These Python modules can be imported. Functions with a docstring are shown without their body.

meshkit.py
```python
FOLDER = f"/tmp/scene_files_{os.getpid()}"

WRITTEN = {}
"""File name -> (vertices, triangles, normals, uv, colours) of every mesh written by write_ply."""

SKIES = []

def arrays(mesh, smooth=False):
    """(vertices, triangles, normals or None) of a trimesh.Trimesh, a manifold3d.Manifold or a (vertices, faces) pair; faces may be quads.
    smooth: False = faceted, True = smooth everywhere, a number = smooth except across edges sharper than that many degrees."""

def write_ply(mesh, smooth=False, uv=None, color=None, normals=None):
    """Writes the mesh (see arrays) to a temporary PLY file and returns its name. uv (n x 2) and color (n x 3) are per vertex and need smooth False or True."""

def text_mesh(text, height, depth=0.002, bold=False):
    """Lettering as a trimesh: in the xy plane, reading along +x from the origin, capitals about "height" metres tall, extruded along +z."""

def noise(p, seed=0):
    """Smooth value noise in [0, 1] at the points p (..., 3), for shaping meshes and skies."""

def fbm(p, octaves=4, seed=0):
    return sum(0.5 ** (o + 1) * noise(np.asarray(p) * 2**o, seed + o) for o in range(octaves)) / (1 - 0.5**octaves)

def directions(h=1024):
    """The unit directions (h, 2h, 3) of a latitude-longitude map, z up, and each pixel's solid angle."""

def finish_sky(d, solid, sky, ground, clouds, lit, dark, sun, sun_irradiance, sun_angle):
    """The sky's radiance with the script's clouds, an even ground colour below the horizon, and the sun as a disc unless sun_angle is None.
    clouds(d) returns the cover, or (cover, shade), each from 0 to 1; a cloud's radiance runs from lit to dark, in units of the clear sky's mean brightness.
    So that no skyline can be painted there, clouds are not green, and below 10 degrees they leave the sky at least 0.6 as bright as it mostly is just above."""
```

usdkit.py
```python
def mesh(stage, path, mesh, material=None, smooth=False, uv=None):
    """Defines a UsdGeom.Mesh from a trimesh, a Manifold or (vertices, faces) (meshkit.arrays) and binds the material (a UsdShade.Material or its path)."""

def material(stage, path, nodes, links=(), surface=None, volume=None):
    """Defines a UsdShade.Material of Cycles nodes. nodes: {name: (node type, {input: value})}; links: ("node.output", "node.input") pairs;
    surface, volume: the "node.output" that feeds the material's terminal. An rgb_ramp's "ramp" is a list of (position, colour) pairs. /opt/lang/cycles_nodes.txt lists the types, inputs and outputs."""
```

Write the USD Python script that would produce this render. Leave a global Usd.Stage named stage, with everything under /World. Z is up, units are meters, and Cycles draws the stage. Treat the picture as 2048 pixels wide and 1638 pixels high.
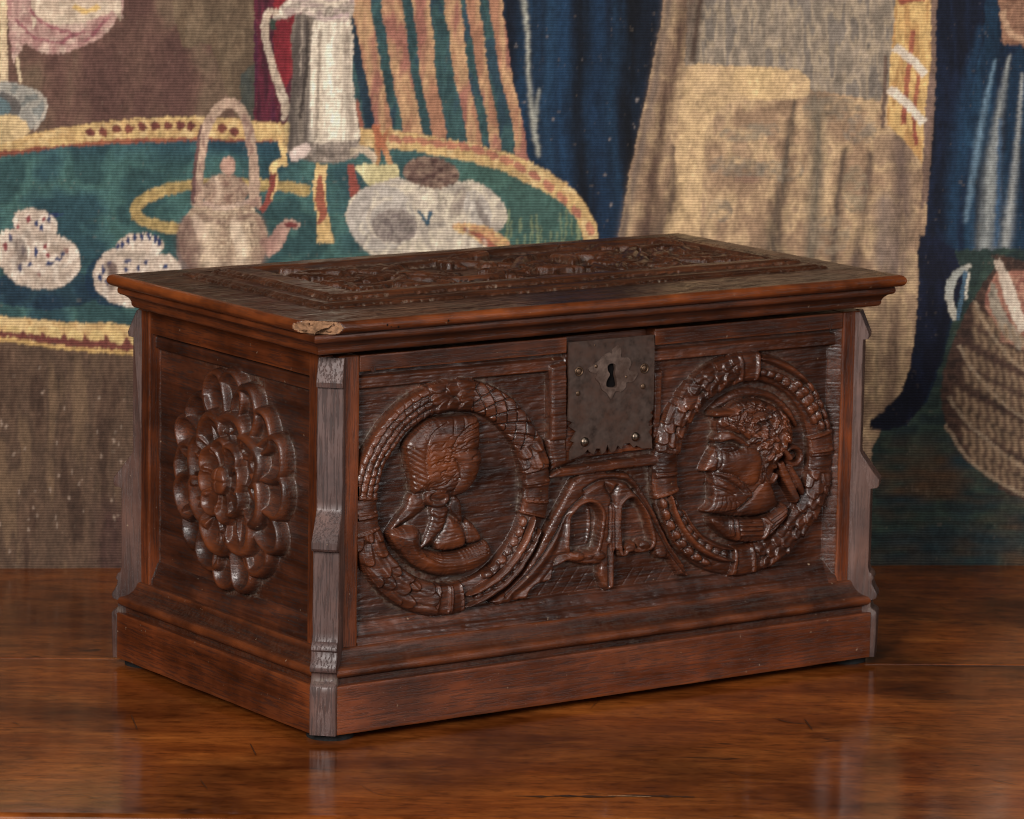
"""Carved oak casket on a polished table in front of a tapestry."""
import math
import numpy as np
import trimesh
import shapely
from shapely.geometry import Polygon
from scipy import ndimage as ndi
import usdkit
from meshkit import fbm, noise
from pxr import Gf, Sdf, Usd, UsdGeom, UsdLux, UsdShade, Vt

stage = Usd.Stage.CreateInMemory()
UsdGeom.Xform.Define(stage, '/World')
rng = np.random.default_rng(7)

# ------------------------------------------------------------------ camera
PAN, TILT, ROLL, FPX = 0.6059389, 0.1688443, 0.0165700, 8510.778     # FPX: focal length in pixels of a 2048 wide picture
CAM = np.array([0.0948, -2.1779, 0.5489])
_d = np.array([0, math.cos(TILT), -math.sin(TILT)])
_r0, _u0 = np.array([1.0, 0, 0]), np.array([0, math.sin(TILT), math.cos(TILT)])
_r = _r0 * math.cos(ROLL) + _u0 * math.sin(ROLL)
_u = -_r0 * math.sin(ROLL) + _u0 * math.cos(ROLL)
cam = UsdGeom.Camera.Define(stage, '/World/camera')
cam.AddTransformOp().Set(Gf.Matrix4d(*_r, 0, *_u, 0, *(-_d), 0, *CAM, 1))
cam.CreateHorizontalApertureAttr(36.0)
cam.CreateVerticalApertureAttr(36.0 * 819 / 1024)
cam.CreateFocalLengthAttr(36.0 * FPX / 2048)
cam.CreateFStopAttr(32.0)
cam.CreateFocusDistanceAttr(2.20)
cam.CreateClippingRangeAttr(Gf.Vec2f(0.05, 100))
cam.CreateExposureAttr(0.12)

# ------------------------------------------------------------------ lamps
def softbox(name, pos, target, w, h, power, color):
    l = UsdLux.RectLight.Define(stage, '/World/' + name)
    p, t = np.array(pos, float), np.array(target, float)
    z = (p - t) / np.linalg.norm(p - t)
    x = np.cross([0, 0, 1], z); x /= np.linalg.norm(x)
    y = np.cross(z, x)
    l.AddTransformOp().Set(Gf.Matrix4d(*x, 0, *y, 0, *z, 0, *p, 1))
    l.CreateWidthAttr(w); l.CreateHeightAttr(h)
    l.CreateIntensityAttr(power); l.CreateColorAttr(Gf.Vec3f(*color))
softbox('key_softbox', (-0.52, -1.75, 0.86), (0.06, 0.0, 0.12), 0.55, 0.65, 39.0, (1.0, 0.955, 0.92))
softbox('fill_softbox', (1.30, -1.05, 0.62), (0.15, 0.0, 0.12), 0.9, 1.0, 3.2, (1.0, 0.96, 0.95))
softbox('top_softbox', (0.15, -0.75, 1.75), (0.12, 0.36, 0.25), 1.3, 0.7, 2.6, (1.0, 0.96, 0.92))

# ------------------------------------------------------------------ small helpers
CP, SP = math.cos(PAN), math.sin(PAN)
def to_chest(p):                               # world -> the casket's own axes
    p = np.asarray(p, float)
    return np.stack([p[..., 0] * CP + p[..., 1] * SP, -p[..., 0] * SP + p[..., 1] * CP, p[..., 2]], -1)
CC, CR, CU, CD = to_chest(CAM), to_chest(_r), to_chest(_u), to_chest(_d)
def on_plane(pts, axis, k):
    """Where the sight lines of photograph points meet a plane of the casket (mm)."""
    p = np.asarray(pts, float)
    v = CD + CR * ((p[..., 0:1] - 1024) / FPX) + CU * ((819 - p[..., 1:2]) / FPX)
    t = (k / 1000 - CC[axis]) / v[..., axis]
    return (CC + v * t[..., None]) * 1000
def F(pts, y=0.5):
    return on_plane(pts, 1, y)[..., [0, 2]]
def S(pts, x=0.5):
    return on_plane(pts, 0, x)[..., [1, 2]]
def zoomed(x0, y0, s, pts):
    return [(x0 + a / s, y0 + b / s) for a, b in pts]

used = {}
def path_for(name, parent=None):
    root = str(parent.GetPath()) if parent is not None else '/World'
    n = used.get((root, name), 0); used[(root, name)] = n + 1
    return root + '/' + (name if n == 0 else f'{name}_{n:03d}')

def tag(prim, **kw):
    for k, v in kw.items():
        prim.SetCustomDataByKey(k, v)
    return prim

def put(name, v, f, mat, parent=None, normals=None, smooth=30, prim=None, **label):
    """One mesh of the scene. v in metres. prim: per-vertex primvars {name: array}."""
    path = path_for(name, parent)
    if normals is None and not prim:
        m = usdkit.mesh(stage, path, (v, f), mat, smooth=smooth)
    else:
        if normals is None:
            tm = trimesh.Trimesh(v, f, process=False)
            normals = tm.vertex_normals
        m = UsdGeom.Mesh.Define(stage, path)
        m.CreatePointsAttr(Vt.Vec3fArray.FromNumpy(np.ascontiguousarray(v, np.float32)))
        m.CreateFaceVertexCountsAttr(Vt.IntArray.FromNumpy(np.full(len(f), f.shape[1], np.int32)))
        m.CreateFaceVertexIndicesAttr(Vt.IntArray.FromNumpy(np.ascontiguousarray(f, np.int32).ravel()))
        m.CreateSubdivisionSchemeAttr('none')
        m.CreateNormalsAttr(Vt.Vec3fArray.FromNumpy(np.ascontiguousarray(normals, np.float32)))
        m.SetNormalsInterpolation('vertex')
        UsdShade.MaterialBindingAPI.Apply(m.GetPrim()).Bind(mat)
    for k, a in (prim or {}).items():
        a = np.asarray(a, np.float32)
        if a.ndim == 2:
            UsdGeom.PrimvarsAPI(m).CreatePrimvar(k, Sdf.ValueTypeNames.Color3fArray, 'vertex').Set(Vt.Vec3fArray.FromNumpy(np.ascontiguousarray(a)))
        else:
            UsdGeom.PrimvarsAPI(m).CreatePrimvar(k, Sdf.ValueTypeNames.FloatArray, 'vertex').Set(Vt.FloatArray.FromNumpy(a))
    tag(m.GetPrim(), **label)
    return m.GetPrim()

def smooth_closed(p, sub=5):
    p = np.asarray(p, float); n = len(p); out = []
    for i in range(n):
        a, b, c, d = p[i - 1], p[i], p[(i + 1) % n], p[(i + 2) % n]
        for t in np.arange(sub) / sub:
            out.append(.5 * ((2 * b) + (c - a) * t + (2 * a - 5 * b + 4 * c - d) * t * t + (-a + 3 * b - 3 * c + d) * t ** 3))
    return np.array(out)
def smooth_open(p, sub=6):
    p = np.asarray(p, float); q = np.vstack([2 * p[0] - p[1], p, 2 * p[-1] - p[-2]]); out = []
    for i in range(1, len(q) - 2):
        a, b, c, d = q[i - 1], q[i], q[i + 1], q[i + 2]
        for t in np.arange(sub) / sub:
            out.append(.5 * ((2 * b) + (c - a) * t + (2 * a - 5 * b + 4 * c - d) * t * t + (-a + 3 * b - 3 * c + d) * t ** 3))
    out.append(p[-1])
    return np.array(out)

# ------------------------------------------------------------------ materials
L = '/World/Looks/'
def srgb(*c):
    c = np.array(c, float) / 255
    return np.where(c <= .04045, c / 12.92, ((c + .055) / 1.055) ** 2.4)

def wood(name, axis, dark, mid, light, rough=0.31, wearc=(0.19, 0.048, 0.013), dustc=(0.13, 0.095, 0.07), bump=1.0, coat=0.0, wearamt=0.8, spec=0.5, fine=1.0):
    along = {'x': 0, 'y': 1, 'z': 2}[axis]
    def sc(a, b):
        s = [b, b, b]; s[along] = a
        return tuple(s)
    n = {
        'tc': ('texture_coordinate', {}),
        'oi': ('object_info', {}),
        'sh': ('math', {'math_type': 'multiply', 'value2': 3.7}),
        'off': ('combine_xyz', {}),
        'pos': ('mix', {'mix_type': 'add', 'fac': 1.0}),
        'm1': ('mapping', {'scale': sc(9 * fine, 120 * fine)}),
        'g1': ('noise_texture', {'scale': 1.0, 'detail': 5.0, 'roughness': 0.62, 'distortion': 0.6}),
        'm2': ('mapping', {'scale': sc(60 * fine, 1150 * fine)}),
        'g2': ('noise_texture', {'scale': 1.0, 'detail': 3.0, 'roughness': 0.6}),
        'pore': ('map_range', {'range_type': 'smoothstep', 'from_min': 0.50, 'from_max': 0.60, 'to_min': 0.0, 'to_max': 1.0}),
        'big': ('noise_texture', {'scale': 26.0, 'detail': 4.0, 'roughness': 0.6}),
        'ramp': ('rgb_ramp', {'ramp': [(0.25, dark), (0.5, mid), (0.78, light)]}),
        'bigr': ('rgb_ramp', {'ramp': [(0.30, (0.36, 0.36, 0.38)), (0.46, (0.85, 0.84, 0.84)), (0.56, (1.15, 1.12, 1.08)), (0.72, (1.9, 1.75, 1.55))]}),
        'c1': ('mix', {'mix_type': 'multiply', 'fac': 0.85}),
        'pf': ('math', {'math_type': 'multiply', 'value2': 0.55}),
        'c2': ('mix', {'mix_type': 'mix', 'color2': tuple(0.32 * np.array(dark))}),
        'wear': ('attribute', {'attribute': 'wear'}),
        'wn': ('map_range', {'range_type': 'linear', 'from_min': 0.34, 'from_max': 0.62, 'to_min': 0.15, 'to_max': 1.0, 'clamp': True}),
        'wf': ('math', {'math_type': 'multiply', 'use_clamp': True}),
        'wf2': ('math', {'math_type': 'multiply', 'value2': wearamt, 'use_clamp': True}),
        'c3': ('mix', {'mix_type': 'mix', 'color2': wearc}),
        'dust': ('attribute', {'attribute': 'dust'}),
        'dnz': ('noise_texture', {'scale': 420.0, 'detail': 4.0, 'roughness': 0.7}),
        'dn': ('map_range', {'range_type': 'linear', 'from_min': 0.42, 'from_max': 0.66, 'to_min': 0.0, 'to_max': 1.0, 'clamp': True}),
        'df': ('math', {'math_type': 'multiply', 'use_clamp': True}),
        'c4': ('mix', {'mix_type': 'mix', 'color2': dustc}),
        # pale specks and flecks scattered over the whole surface
        'spk': ('noise_texture', {'scale': 330.0, 'detail': 2.0}),
        'sp': ('map_range', {'range_type': 'linear', 'from_min': 0.735, 'from_max': 0.80, 'to_min': 0.0, 'to_max': 0.7, 'clamp': True}),
        'c5': ('mix', {'mix_type': 'mix', 'color2': (0.33, 0.23, 0.15)}),
        'r1': ('map_range', {'range_type': 'linear', 'from_min': 0.3, 'from_max': 0.7, 'to_min': rough - 0.07, 'to_max': rough + 0.10}),
        'r2': ('math', {'math_type': 'multiply_add', 'value2': 0.22}),
        'r3': ('math', {'math_type': 'multiply_add', 'value2': 0.30, 'use_clamp': True}),
        'h1': ('math', {'math_type': 'multiply_add', 'value2': -0.9}),
        'b': ('bump', {'strength': 0.30 * bump, 'distance': 0.0005}),
        'p': ('principled_bsdf', {'specular_ior_level': spec, 'coat_weight': coat, 'coat_roughness': 0.20}),
    }
    k = [('oi.random', 'sh.value1'), ('sh.value', 'off.x'), ('sh.value', 'off.y'), ('sh.value', 'off.z'), ('tc.object', 'pos.color1'), ('off.vector', 'pos.color2'),
         ('pos.color', 'm1.vector'), ('m1.vector', 'g1.vector'), ('pos.color', 'm2.vector'), ('m2.vector', 'g2.vector'), ('g2.fac', 'pore.value'),
         ('pos.color', 'big.vector'), ('g1.fac', 'ramp.fac'), ('big.fac', 'bigr.fac'), ('ramp.color', 'c1.color1'), ('bigr.color', 'c1.color2'),
         ('pore.result', 'pf.value1'), ('pf.value', 'c2.fac'), ('c1.color', 'c2.color1'),
         ('big.fac', 'wn.value'), ('wear.fac', 'wf.value1'), ('wn.result', 'wf.value2'), ('wf.value', 'wf2.value1'), ('wf2.value', 'c3.fac'), ('c2.color', 'c3.color1'),
         ('tc.object', 'dnz.vector'), ('dnz.fac', 'dn.value'), ('dust.fac', 'df.value1'), ('dn.result', 'df.value2'), ('df.value', 'c4.fac'), ('c3.color', 'c4.color1'),
         ('tc.object', 'spk.vector'), ('spk.fac', 'sp.value'), ('sp.result', 'c5.fac'), ('c4.color', 'c5.color1'), ('c5.color', 'p.base_color'),
         ('g1.fac', 'r1.value'), ('pore.result', 'r2.value1'), ('r1.result', 'r2.value3'), ('df.value', 'r3.value1'), ('r2.value', 'r3.value3'), ('r3.value', 'p.roughness'),
         ('pore.result', 'h1.value1'), ('g1.fac', 'h1.value3'), ('h1.value', 'b.height'), ('b.normal', 'p.normal')]
    return usdkit.material(stage, L + name, n, k, surface='p.BSDF')

D, M, T = (0.020, 0.0060, 0.0031), (0.048, 0.0138, 0.0062), (0.092, 0.0265, 0.0105)
oak_x = wood('oak_along_x', 'x', D, M, T)
oak_y = wood('oak_along_y', 'y', D, M, T)
oak_z = wood('oak_upright', 'z', D, M, T)
D2, M2, T2 = (0.040, 0.0102, 0.0040), (0.096, 0.0240, 0.0082), (0.160, 0.0430, 0.0135)
red_x = wood('reddish_oak_along_x', 'x', D2, M2, T2)
red_y = wood('reddish_oak_along_y', 'y', D2, M2, T2)
red_edge_x = wood('lid_edge_oak_along_x', 'x', D2, M2, T2, rough=0.24, wearc=(0.27, 0.066, 0.014))  # wear colour brightened so the lid edges carry a painted highlight
red_edge_y = wood('lid_edge_oak_along_y', 'y', D2, M2, T2, rough=0.24, wearc=(0.27, 0.066, 0.014))
red_z = wood('reddish_oak_upright', 'z', D2, M2, T2)
fin_z = wood('weathered_oak_upright', 'z', (0.048, 0.025, 0.021), (0.072, 0.039, 0.033), (0.095, 0.054, 0.047), rough=0.42, bump=1.2, fine=0.8, wearc=(0.15, 0.075, 0.05), wearamt=0.5)
carve_x = wood('carved_oak_along_x', 'x', D, M, T, rough=0.32, bump=0.7, wearamt=0.65, coat=0.18)
carve_y = wood('carved_oak_along_y', 'y', D, M, T, rough=0.40, bump=0.8, wearamt=0.6, coat=0.10)
top_x = wood('lid_oak_along_x', 'x', (0.026, 0.0095, 0.0050), (0.050, 0.0180, 0.0088), (0.082, 0.030, 0.0145), rough=0.25, dustc=(0.24, 0.18, 0.13), wearamt=0.5, spec=0.4)

def plain(name, color, rough=0.5, metallic=0.0, scale=300.0, var=0.35, bump=0.3, spec=0.5, stain=None):
    c = np.array(color)
    n = {'tc': ('texture_coordinate', {}), 'n': ('noise_texture', {'scale': scale, 'detail': 5.0, 'roughness': 0.65}),
         'r': ('rgb_ramp', {'ramp': [(0.3, tuple(c * (1 - var))), (0.5, tuple(c)), (0.72, tuple(c * (1 + var)))]}),
         'q': ('map_range', {'range_type': 'linear', 'from_min': 0.3, 'from_max': 0.7, 'to_min': max(rough - 0.1, 0.05), 'to_max': rough + 0.1}),
         'b': ('bump', {'strength': bump, 'distance': 0.0005}), 'p': ('principled_bsdf', {'metallic': metallic, 'specular_ior_level': spec})}
    last = 'r.color'; more = []
    if stain is not None:
        n |= {'sn': ('noise_texture', {'scale': 55.0, 'detail': 6.0, 'roughness': 0.7}), 'sm': ('map_range', {'range_type': 'smoothstep', 'from_min': 0.42, 'from_max': 0.64, 'to_min': 0.0, 'to_max': 0.85}), 'sc': ('mix', {'mix_type': 'mix', 'color2': stain})}
        more = [('tc.object', 'sn.vector'), ('sn.fac', 'sm.value'), ('sm.result', 'sc.fac'), ('r.color', 'sc.color1')]; last = 'sc.color'
    return usdkit.material(stage, L + name, n, more + [('tc.object', 'n.vector'), ('n.fac', 'r.fac'), (last, 'p.base_color'), ('n.fac', 'q.value'), ('q.result', 'p.roughness'), ('n.fac', 'b.height'), ('b.normal', 'p.normal')], surface='p.BSDF')
iron = plain('dark_iron', (0.056, 0.036, 0.028), 0.42, 0.25, 180, 0.5, 0.22, stain=(0.075, 0.038, 0.026))
iron2 = plain('worn_iron', (0.125, 0.084, 0.066), 0.42, 0.3, 240, 0.5, 0.3, stain=(0.060, 0.032, 0.022))
steel = plain('rivet_steel', (0.17, 0.13, 0.098), 0.36, 1.0, 500, 0.3, 0.1)
brass = plain('rivet_brass', (0.13, 0.080, 0.050), 0.45, 0.9, 500, 0.4, 0.2)
hole = plain('keyhole_dark', (0.004, 0.003, 0.003), 0.8, 0, 300, 0.2, 0.0, 0.1)
felt = plain('foot_felt', (0.012, 0.012, 0.012), 0.9, 0, 900, 0.5, 0.6, 0.2)
raw = plain('bare_broken_wood', (0.22, 0.115, 0.06), 0.75, 0, 420, 0.6, 1.0, 0.2)

# ------------------------------------------------------------------ the table
def table_material():
    n = {'tc': ('texture_coordinate', {}), 'oi': ('object_info', {}), 'sh': ('math', {'math_type': 'multiply', 'value2': 9.1}), 'off': ('combine_xyz', {}),
         'pos': ('mix', {'mix_type': 'add', 'fac': 1.0}),
         'm1': ('mapping', {'scale': (7.0, 30.0, 1.0)}), 'g1': ('noise_texture', {'scale': 1.3, 'detail': 7.0, 'roughness': 0.60, 'distortion': 0.9}),
         'm2': ('mapping', {'scale': (75.0, 170.0, 1.0)}), 'g2': ('noise_texture', {'scale': 1.0, 'detail': 4.0, 'roughness': 0.65}),
         'ramp': ('rgb_ramp', {'ramp': [(0.25, (0.085, 0.0185, 0.0040)), (0.45, (0.165, 0.0410, 0.0078)), (0.58, (0.230, 0.064, 0.0125)), (0.78, (0.34, 0.112, 0.025))]}),
         'fr': ('rgb_ramp', {'ramp': [(0.30, (0.40, 0.34, 0.30)), (0.48, (1, 1, 1)), (0.7, (1.25, 1.3, 1.35))]}),
         'c1': ('mix', {'mix_type': 'multiply', 'fac': 0.8}),
         'blot': ('noise_texture', {'scale': 8.0, 'detail': 5.0, 'roughness': 0.62}),
         'bl': ('rgb_ramp', {'ramp': [(0.34, (0.25, 0.22, 0.20)), (0.50, (0.85, 0.85, 0.85)), (0.64, (1.3, 1.25, 1.1))]}),
         'c2': ('mix', {'mix_type': 'multiply', 'fac': 0.9}),
         # short dark scratches and dents
         'm3': ('mapping', {'scale': (26.0, 95.0, 1.0), 'rotation': (0, 0, 0.5)}), 'g3': ('noise_texture', {'scale': 1.0, 'detail': 2.0, 'distortion': 1.0}),
         's3': ('map_range', {'range_type': 'linear', 'from_min': 0.69, 'from_max': 0.75, 'to_min': 0.0, 'to_max': 0.8, 'clamp': True}),
         'c3': ('mix', {'mix_type': 'mix', 'color2': (0.012, 0.006, 0.004)}),
         'spk': ('noise_texture', {'scale': 520.0, 'detail': 2.0}),
         'sp': ('map_range', {'range_type': 'linear', 'from_min': 0.76, 'from_max': 0.80, 'to_min': 0.0, 'to_max': 0.5, 'clamp': True}),
         'c4': ('mix', {'mix_type': 'mix', 'color2': (0.4, 0.26, 0.17)}),
         'rn': ('noise_texture', {'scale': 40.0, 'detail': 5.0, 'roughness': 0.7}),
         'rr': ('map_range', {'range_type': 'linear', 'from_min': 0.3, 'from_max': 0.7, 'to_min': 0.08, 'to_max': 0.18}),
         'b': ('bump', {'strength': 0.10, 'distance': 0.0005}), 'b2': ('bump', {'strength': 0.05, 'distance': 0.004}),
         'p': ('principled_bsdf', {'specular_ior_level': 0.5})}
    k = [('oi.random', 'sh.value1'), ('sh.value', 'off.x'), ('sh.value', 'off.y'), ('tc.object', 'pos.color1'), ('off.vector', 'pos.color2'),
         ('pos.color', 'm1.vector'), ('m1.vector', 'g1.vector'), ('pos.color', 'm2.vector'), ('m2.vector', 'g2.vector'), ('g1.fac', 'ramp.fac'), ('g2.fac', 'fr.fac'),
         ('ramp.color', 'c1.color1'), ('fr.color', 'c1.color2'), ('pos.color', 'blot.vector'), ('blot.fac', 'bl.fac'), ('c1.color', 'c2.color1'), ('bl.color', 'c2.color2'),
         ('pos.color', 'm3.vector'), ('m3.vector', 'g3.vector'), ('g3.fac', 's3.value'), ('s3.result', 'c3.fac'), ('c2.color', 'c3.color1'),
         ('tc.object', 'spk.vector'), ('spk.fac', 'sp.value'), ('sp.result', 'c4.fac'), ('c3.color', 'c4.color1'), ('c4.color', 'p.base_color'),
         ('tc.object', 'rn.vector'), ('rn.fac', 'rr.value'), ('rr.result', 'p.roughness'), ('g2.fac', 'b.height'), ('blot.fac', 'b2.height'), ('b.normal', 'b2.normal'), ('b2.normal', 'p.normal')]
    return usdkit.material(stage, L + 'polished_mahogany', n, k, surface='p.BSDF')
table_mat = table_material()

table = UsdGeom.Xform.Define(stage, '/World/wooden_table').GetPrim()
tag(table, label='polished reddish brown wooden table top of broad planks under the casket', category='table')
def plank(y0a, y0b, y1a, y1b, front_round, wav, **lab):
    """A plank along x from -0.75 to 0.95 m; y0a..y0b the front edge at both ends, y1a..y1b the back edge."""
    xs = np.linspace(-0.75, 0.95, 260)
    t = (xs + 0.75) / 1.7
    r = front_round
    prof = [(0, -0.03), (0, -r)] + [(r - r * math.cos(a), -r + r * math.sin(a)) for a in np.linspace(0.25, math.pi / 2, 6)]
    nb = 40
    rows = []
    ya, yb = y0a + (y0b - y0a) * t, y1a + (y1b - y1a) * t
    jit = wav * (fbm(np.stack([xs * 40, xs * 0 + 3.3, xs * 0], -1), 4, 5) - 0.5)
    for o, z in prof:
        rows.append(np.stack([xs, ya + o + jit, np.full_like(xs, z)], -1))
    for q in np.linspace(0, 1, nb)[1:-1]:
        rows.append(np.stack([xs, (ya + r) * (1 - q) + (yb - 0.0012) * q, np.zeros_like(xs)], -1))
    for o, z in ((-0.0012, 0), (-0.0004, -0.0004), (0, -0.0015), (0, -0.03)):
        rows.append(np.stack([xs, yb + o, np.full_like(xs, z)], -1))
    v = np.array(rows)
    a, b = v.shape[:2]
    i = np.arange(a * b).reshape(a, b)
    f = np.stack([i[:-1, :-1], i[:-1, 1:], i[1:, 1:], i[1:, :-1]], -1).reshape(-1, 4)
    return put('plank', v.reshape(-1, 3), f, table_mat, table, smooth=True, **lab)
plank(-0.1775, -0.1315, 0.152, 0.224, 0.006, 0.0022)
plank(0.1526, 0.2246, 0.62, 0.70, 0.0012, 0.0)
split = plain('split_wood', (0.042, 0.016, 0.008), 0.7, 0, 600, 0.6, 0.6, 0.2)
scuff = plain('scuff', (0.050, 0.018, 0.008), 0.45, 0, 600, 0.6, 0.2, 0.3)
pale = plain('pale_splinter', (0.30, 0.17, 0.09), 0.6, 0, 900, 0.5, 0.6, 0.3)
def sliver(xa, xb, y, w, mat, seed, z, **lab):
    xs = np.linspace(xa, xb, 70); t = np.linspace(0, 1, 70)
    p = np.stack([xs * 160, xs * 0 + seed, xs * 0], -1)
    mid = y + 0.0022 * (fbm(p * [0.35, 1, 1], 3, seed) - 0.5)
    hw = w * np.sin(np.pi * t) ** 0.5 * (0.25 + 1.4 * fbm(p, 3, seed + 1) ** 2)
    v = np.vstack([np.stack([xs, mid + k * hw, np.full_like(xs, z)], -1) for k in (-1, 1)])
    put('split', v, np.array([(i, i + 1, 71 + i, 70 + i) for i in range(69)]), mat, table, smooth=False, **lab)
def scratch(pts, w, mat, z=0.0004):
    l = smooth_open([plane_pt(p) for p in pts], 8); n = len(l); d = np.gradient(l, axis=0); d /= np.linalg.norm(d, axis=1, keepdims=True)
    nn = np.stack([-d[:, 1], d[:, 0]], -1); hw = (w * np.sin(np.linspace(0, math.pi, n)) ** 0.6 * (0.4 + 1.2 * noise(np.stack([l[:, 0] * 400, l[:, 1] * 400, l[:, 0] * 0], -1), 4)))[:, None] + 0.00004
    v = np.vstack([np.column_stack([l + k * nn * hw, np.full(n, z)]) for k in (-1, 1)])
    put('scratch', v, np.array([(i, i + 1, n + 1 + i, n + i) for i in range(n - 1)]), mat, table, smooth=False)
def plane_pt(p):
    v = _d + _r * (p[0] - 1024) / FPX + _u * (819 - p[1]) / FPX
    return (CAM - v * CAM[2] / v[2])[:2]
for pts, w in (([(24, 1444), (40, 1452)], .0004), ([(500, 1488), (512, 1512)], .0006), ([(262, 1430), (275, 1462)], .0004), ([(1545, 1436), (1580, 1446), (1622, 1450)], .0009), ([(1608, 1438), (1625, 1462)], .0008), ([(1085, 1505), (1180, 1498), (1240, 1504)], .00022),
               ([(1440, 1540), (1490, 1552), (1560, 1548)], .0003), ([(860, 1540), (905, 1530)], .0003), ([(1820, 1480), (1900, 1500), (1960, 1496)], .0002), ([(1180, 1420), (1215, 1380), (1236, 1352)], .0002), ([(1850, 1390), (1905, 1384)], .0004), ([(720, 1570), (760, 1590), (840, 1596)], .00025), ([(80, 1600), (150, 1590), (210, 1602)], .0003), ([(1980, 1560), (2040, 1572)], .0005), ([(400, 1560), (415, 1580)], .0004)):
    scratch(pts, w * 0.6, scuff)
sliver(0.118, 0.150, -0.1085, 0.0028, split, 3, 0.0003, label='dark split in the front plank')
sliver(0.152, 0.190, -0.1060, 0.0024, split, 8, 0.0003)
sliver(0.098, 0.122, -0.1105, 0.0020, split, 5, 0.0003)
sliver(0.146, 0.168, -0.1078, 0.0018, pale, 6, 0.0005, label='pale splinter beside the split')

# ------------------------------------------------------------------ the casket (millimetres in its own axes: x along the front, y to the back, z up)
chest = UsdGeom.Xform.Define(stage, '/World/carved_casket')
chest.AddRotateZOp().Set(math.degrees(PAN))
chest = tag(chest.GetPrim(), label='dark carved oak casket with iron lock plate standing on the polished table', category='casket')
LX, LY = 360.0, 206.3

def loft(name, rings, mat, parent=None, wear=None, dust=None, cap=True, wob=0.18, smooth=38, **lab):
    """rings (n, m, 3) in mm, closed around m. wear, dust: per ring point, or (n, m)."""
    v = np.array(rings, float); n, m = v.shape[:2]
    if wob:
        p = v / 14.0
        d = np.stack([fbm(p + k * 17.3, 3, 11 + k) - 0.5 for k in range(3)], -1)
        v = v + d * wob * 2
    i = np.arange(n * m).reshape(n, m)
    f = np.stack([i[:-1], np.roll(i, -1, 1)[:-1], np.roll(i, -1, 1)[1:], i[1:]], -1).reshape(-1, 4)
    f = np.vstack([f[:, [0, 1, 2]], f[:, [0, 2, 3]]])
    vv = v.reshape(-1, 3)
    att = {}
    for k, a in (('wear', wear), ('dust', dust)):
        a = np.zeros((n, m)) if a is None else np.broadcast_to(np.asarray(a, float), (n, m))
        att[k] = a.reshape(-1)
    if cap:
        for r, flip in ((0, False), (n - 1, True)):
            c = len(vv); vv = np.vstack([vv, v[r].mean(0)])
            for k in att:
                att[k] = np.append(att[k], 0)
            e = np.stack([i[r], np.roll(i[r], -1), np.full(m, c)], -1)
            f = np.vstack([f, e[:, ::-1] if not flip else e])
    tm = trimesh.Trimesh(vv, f, process=False)
    if tm.volume < 0:
        f = f[:, ::-1]
    # split normals across sharp edges while carrying the attributes
    sm = trimesh.graph.smooth_shade(trimesh.Trimesh(vv, f, process=False, vertex_attributes=None), angle=math.radians(smooth), facet_minarea=None)
    from scipy.spatial import cKDTree
    idx = cKDTree(vv).query(sm.vertices)[1]
    return put(name, sm.vertices / 1000, np.array(sm.faces), mat, parent, normals=np.array(sm.vertex_normals), prim={k: a[idx] for k, a in att.items()}, **lab)

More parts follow.
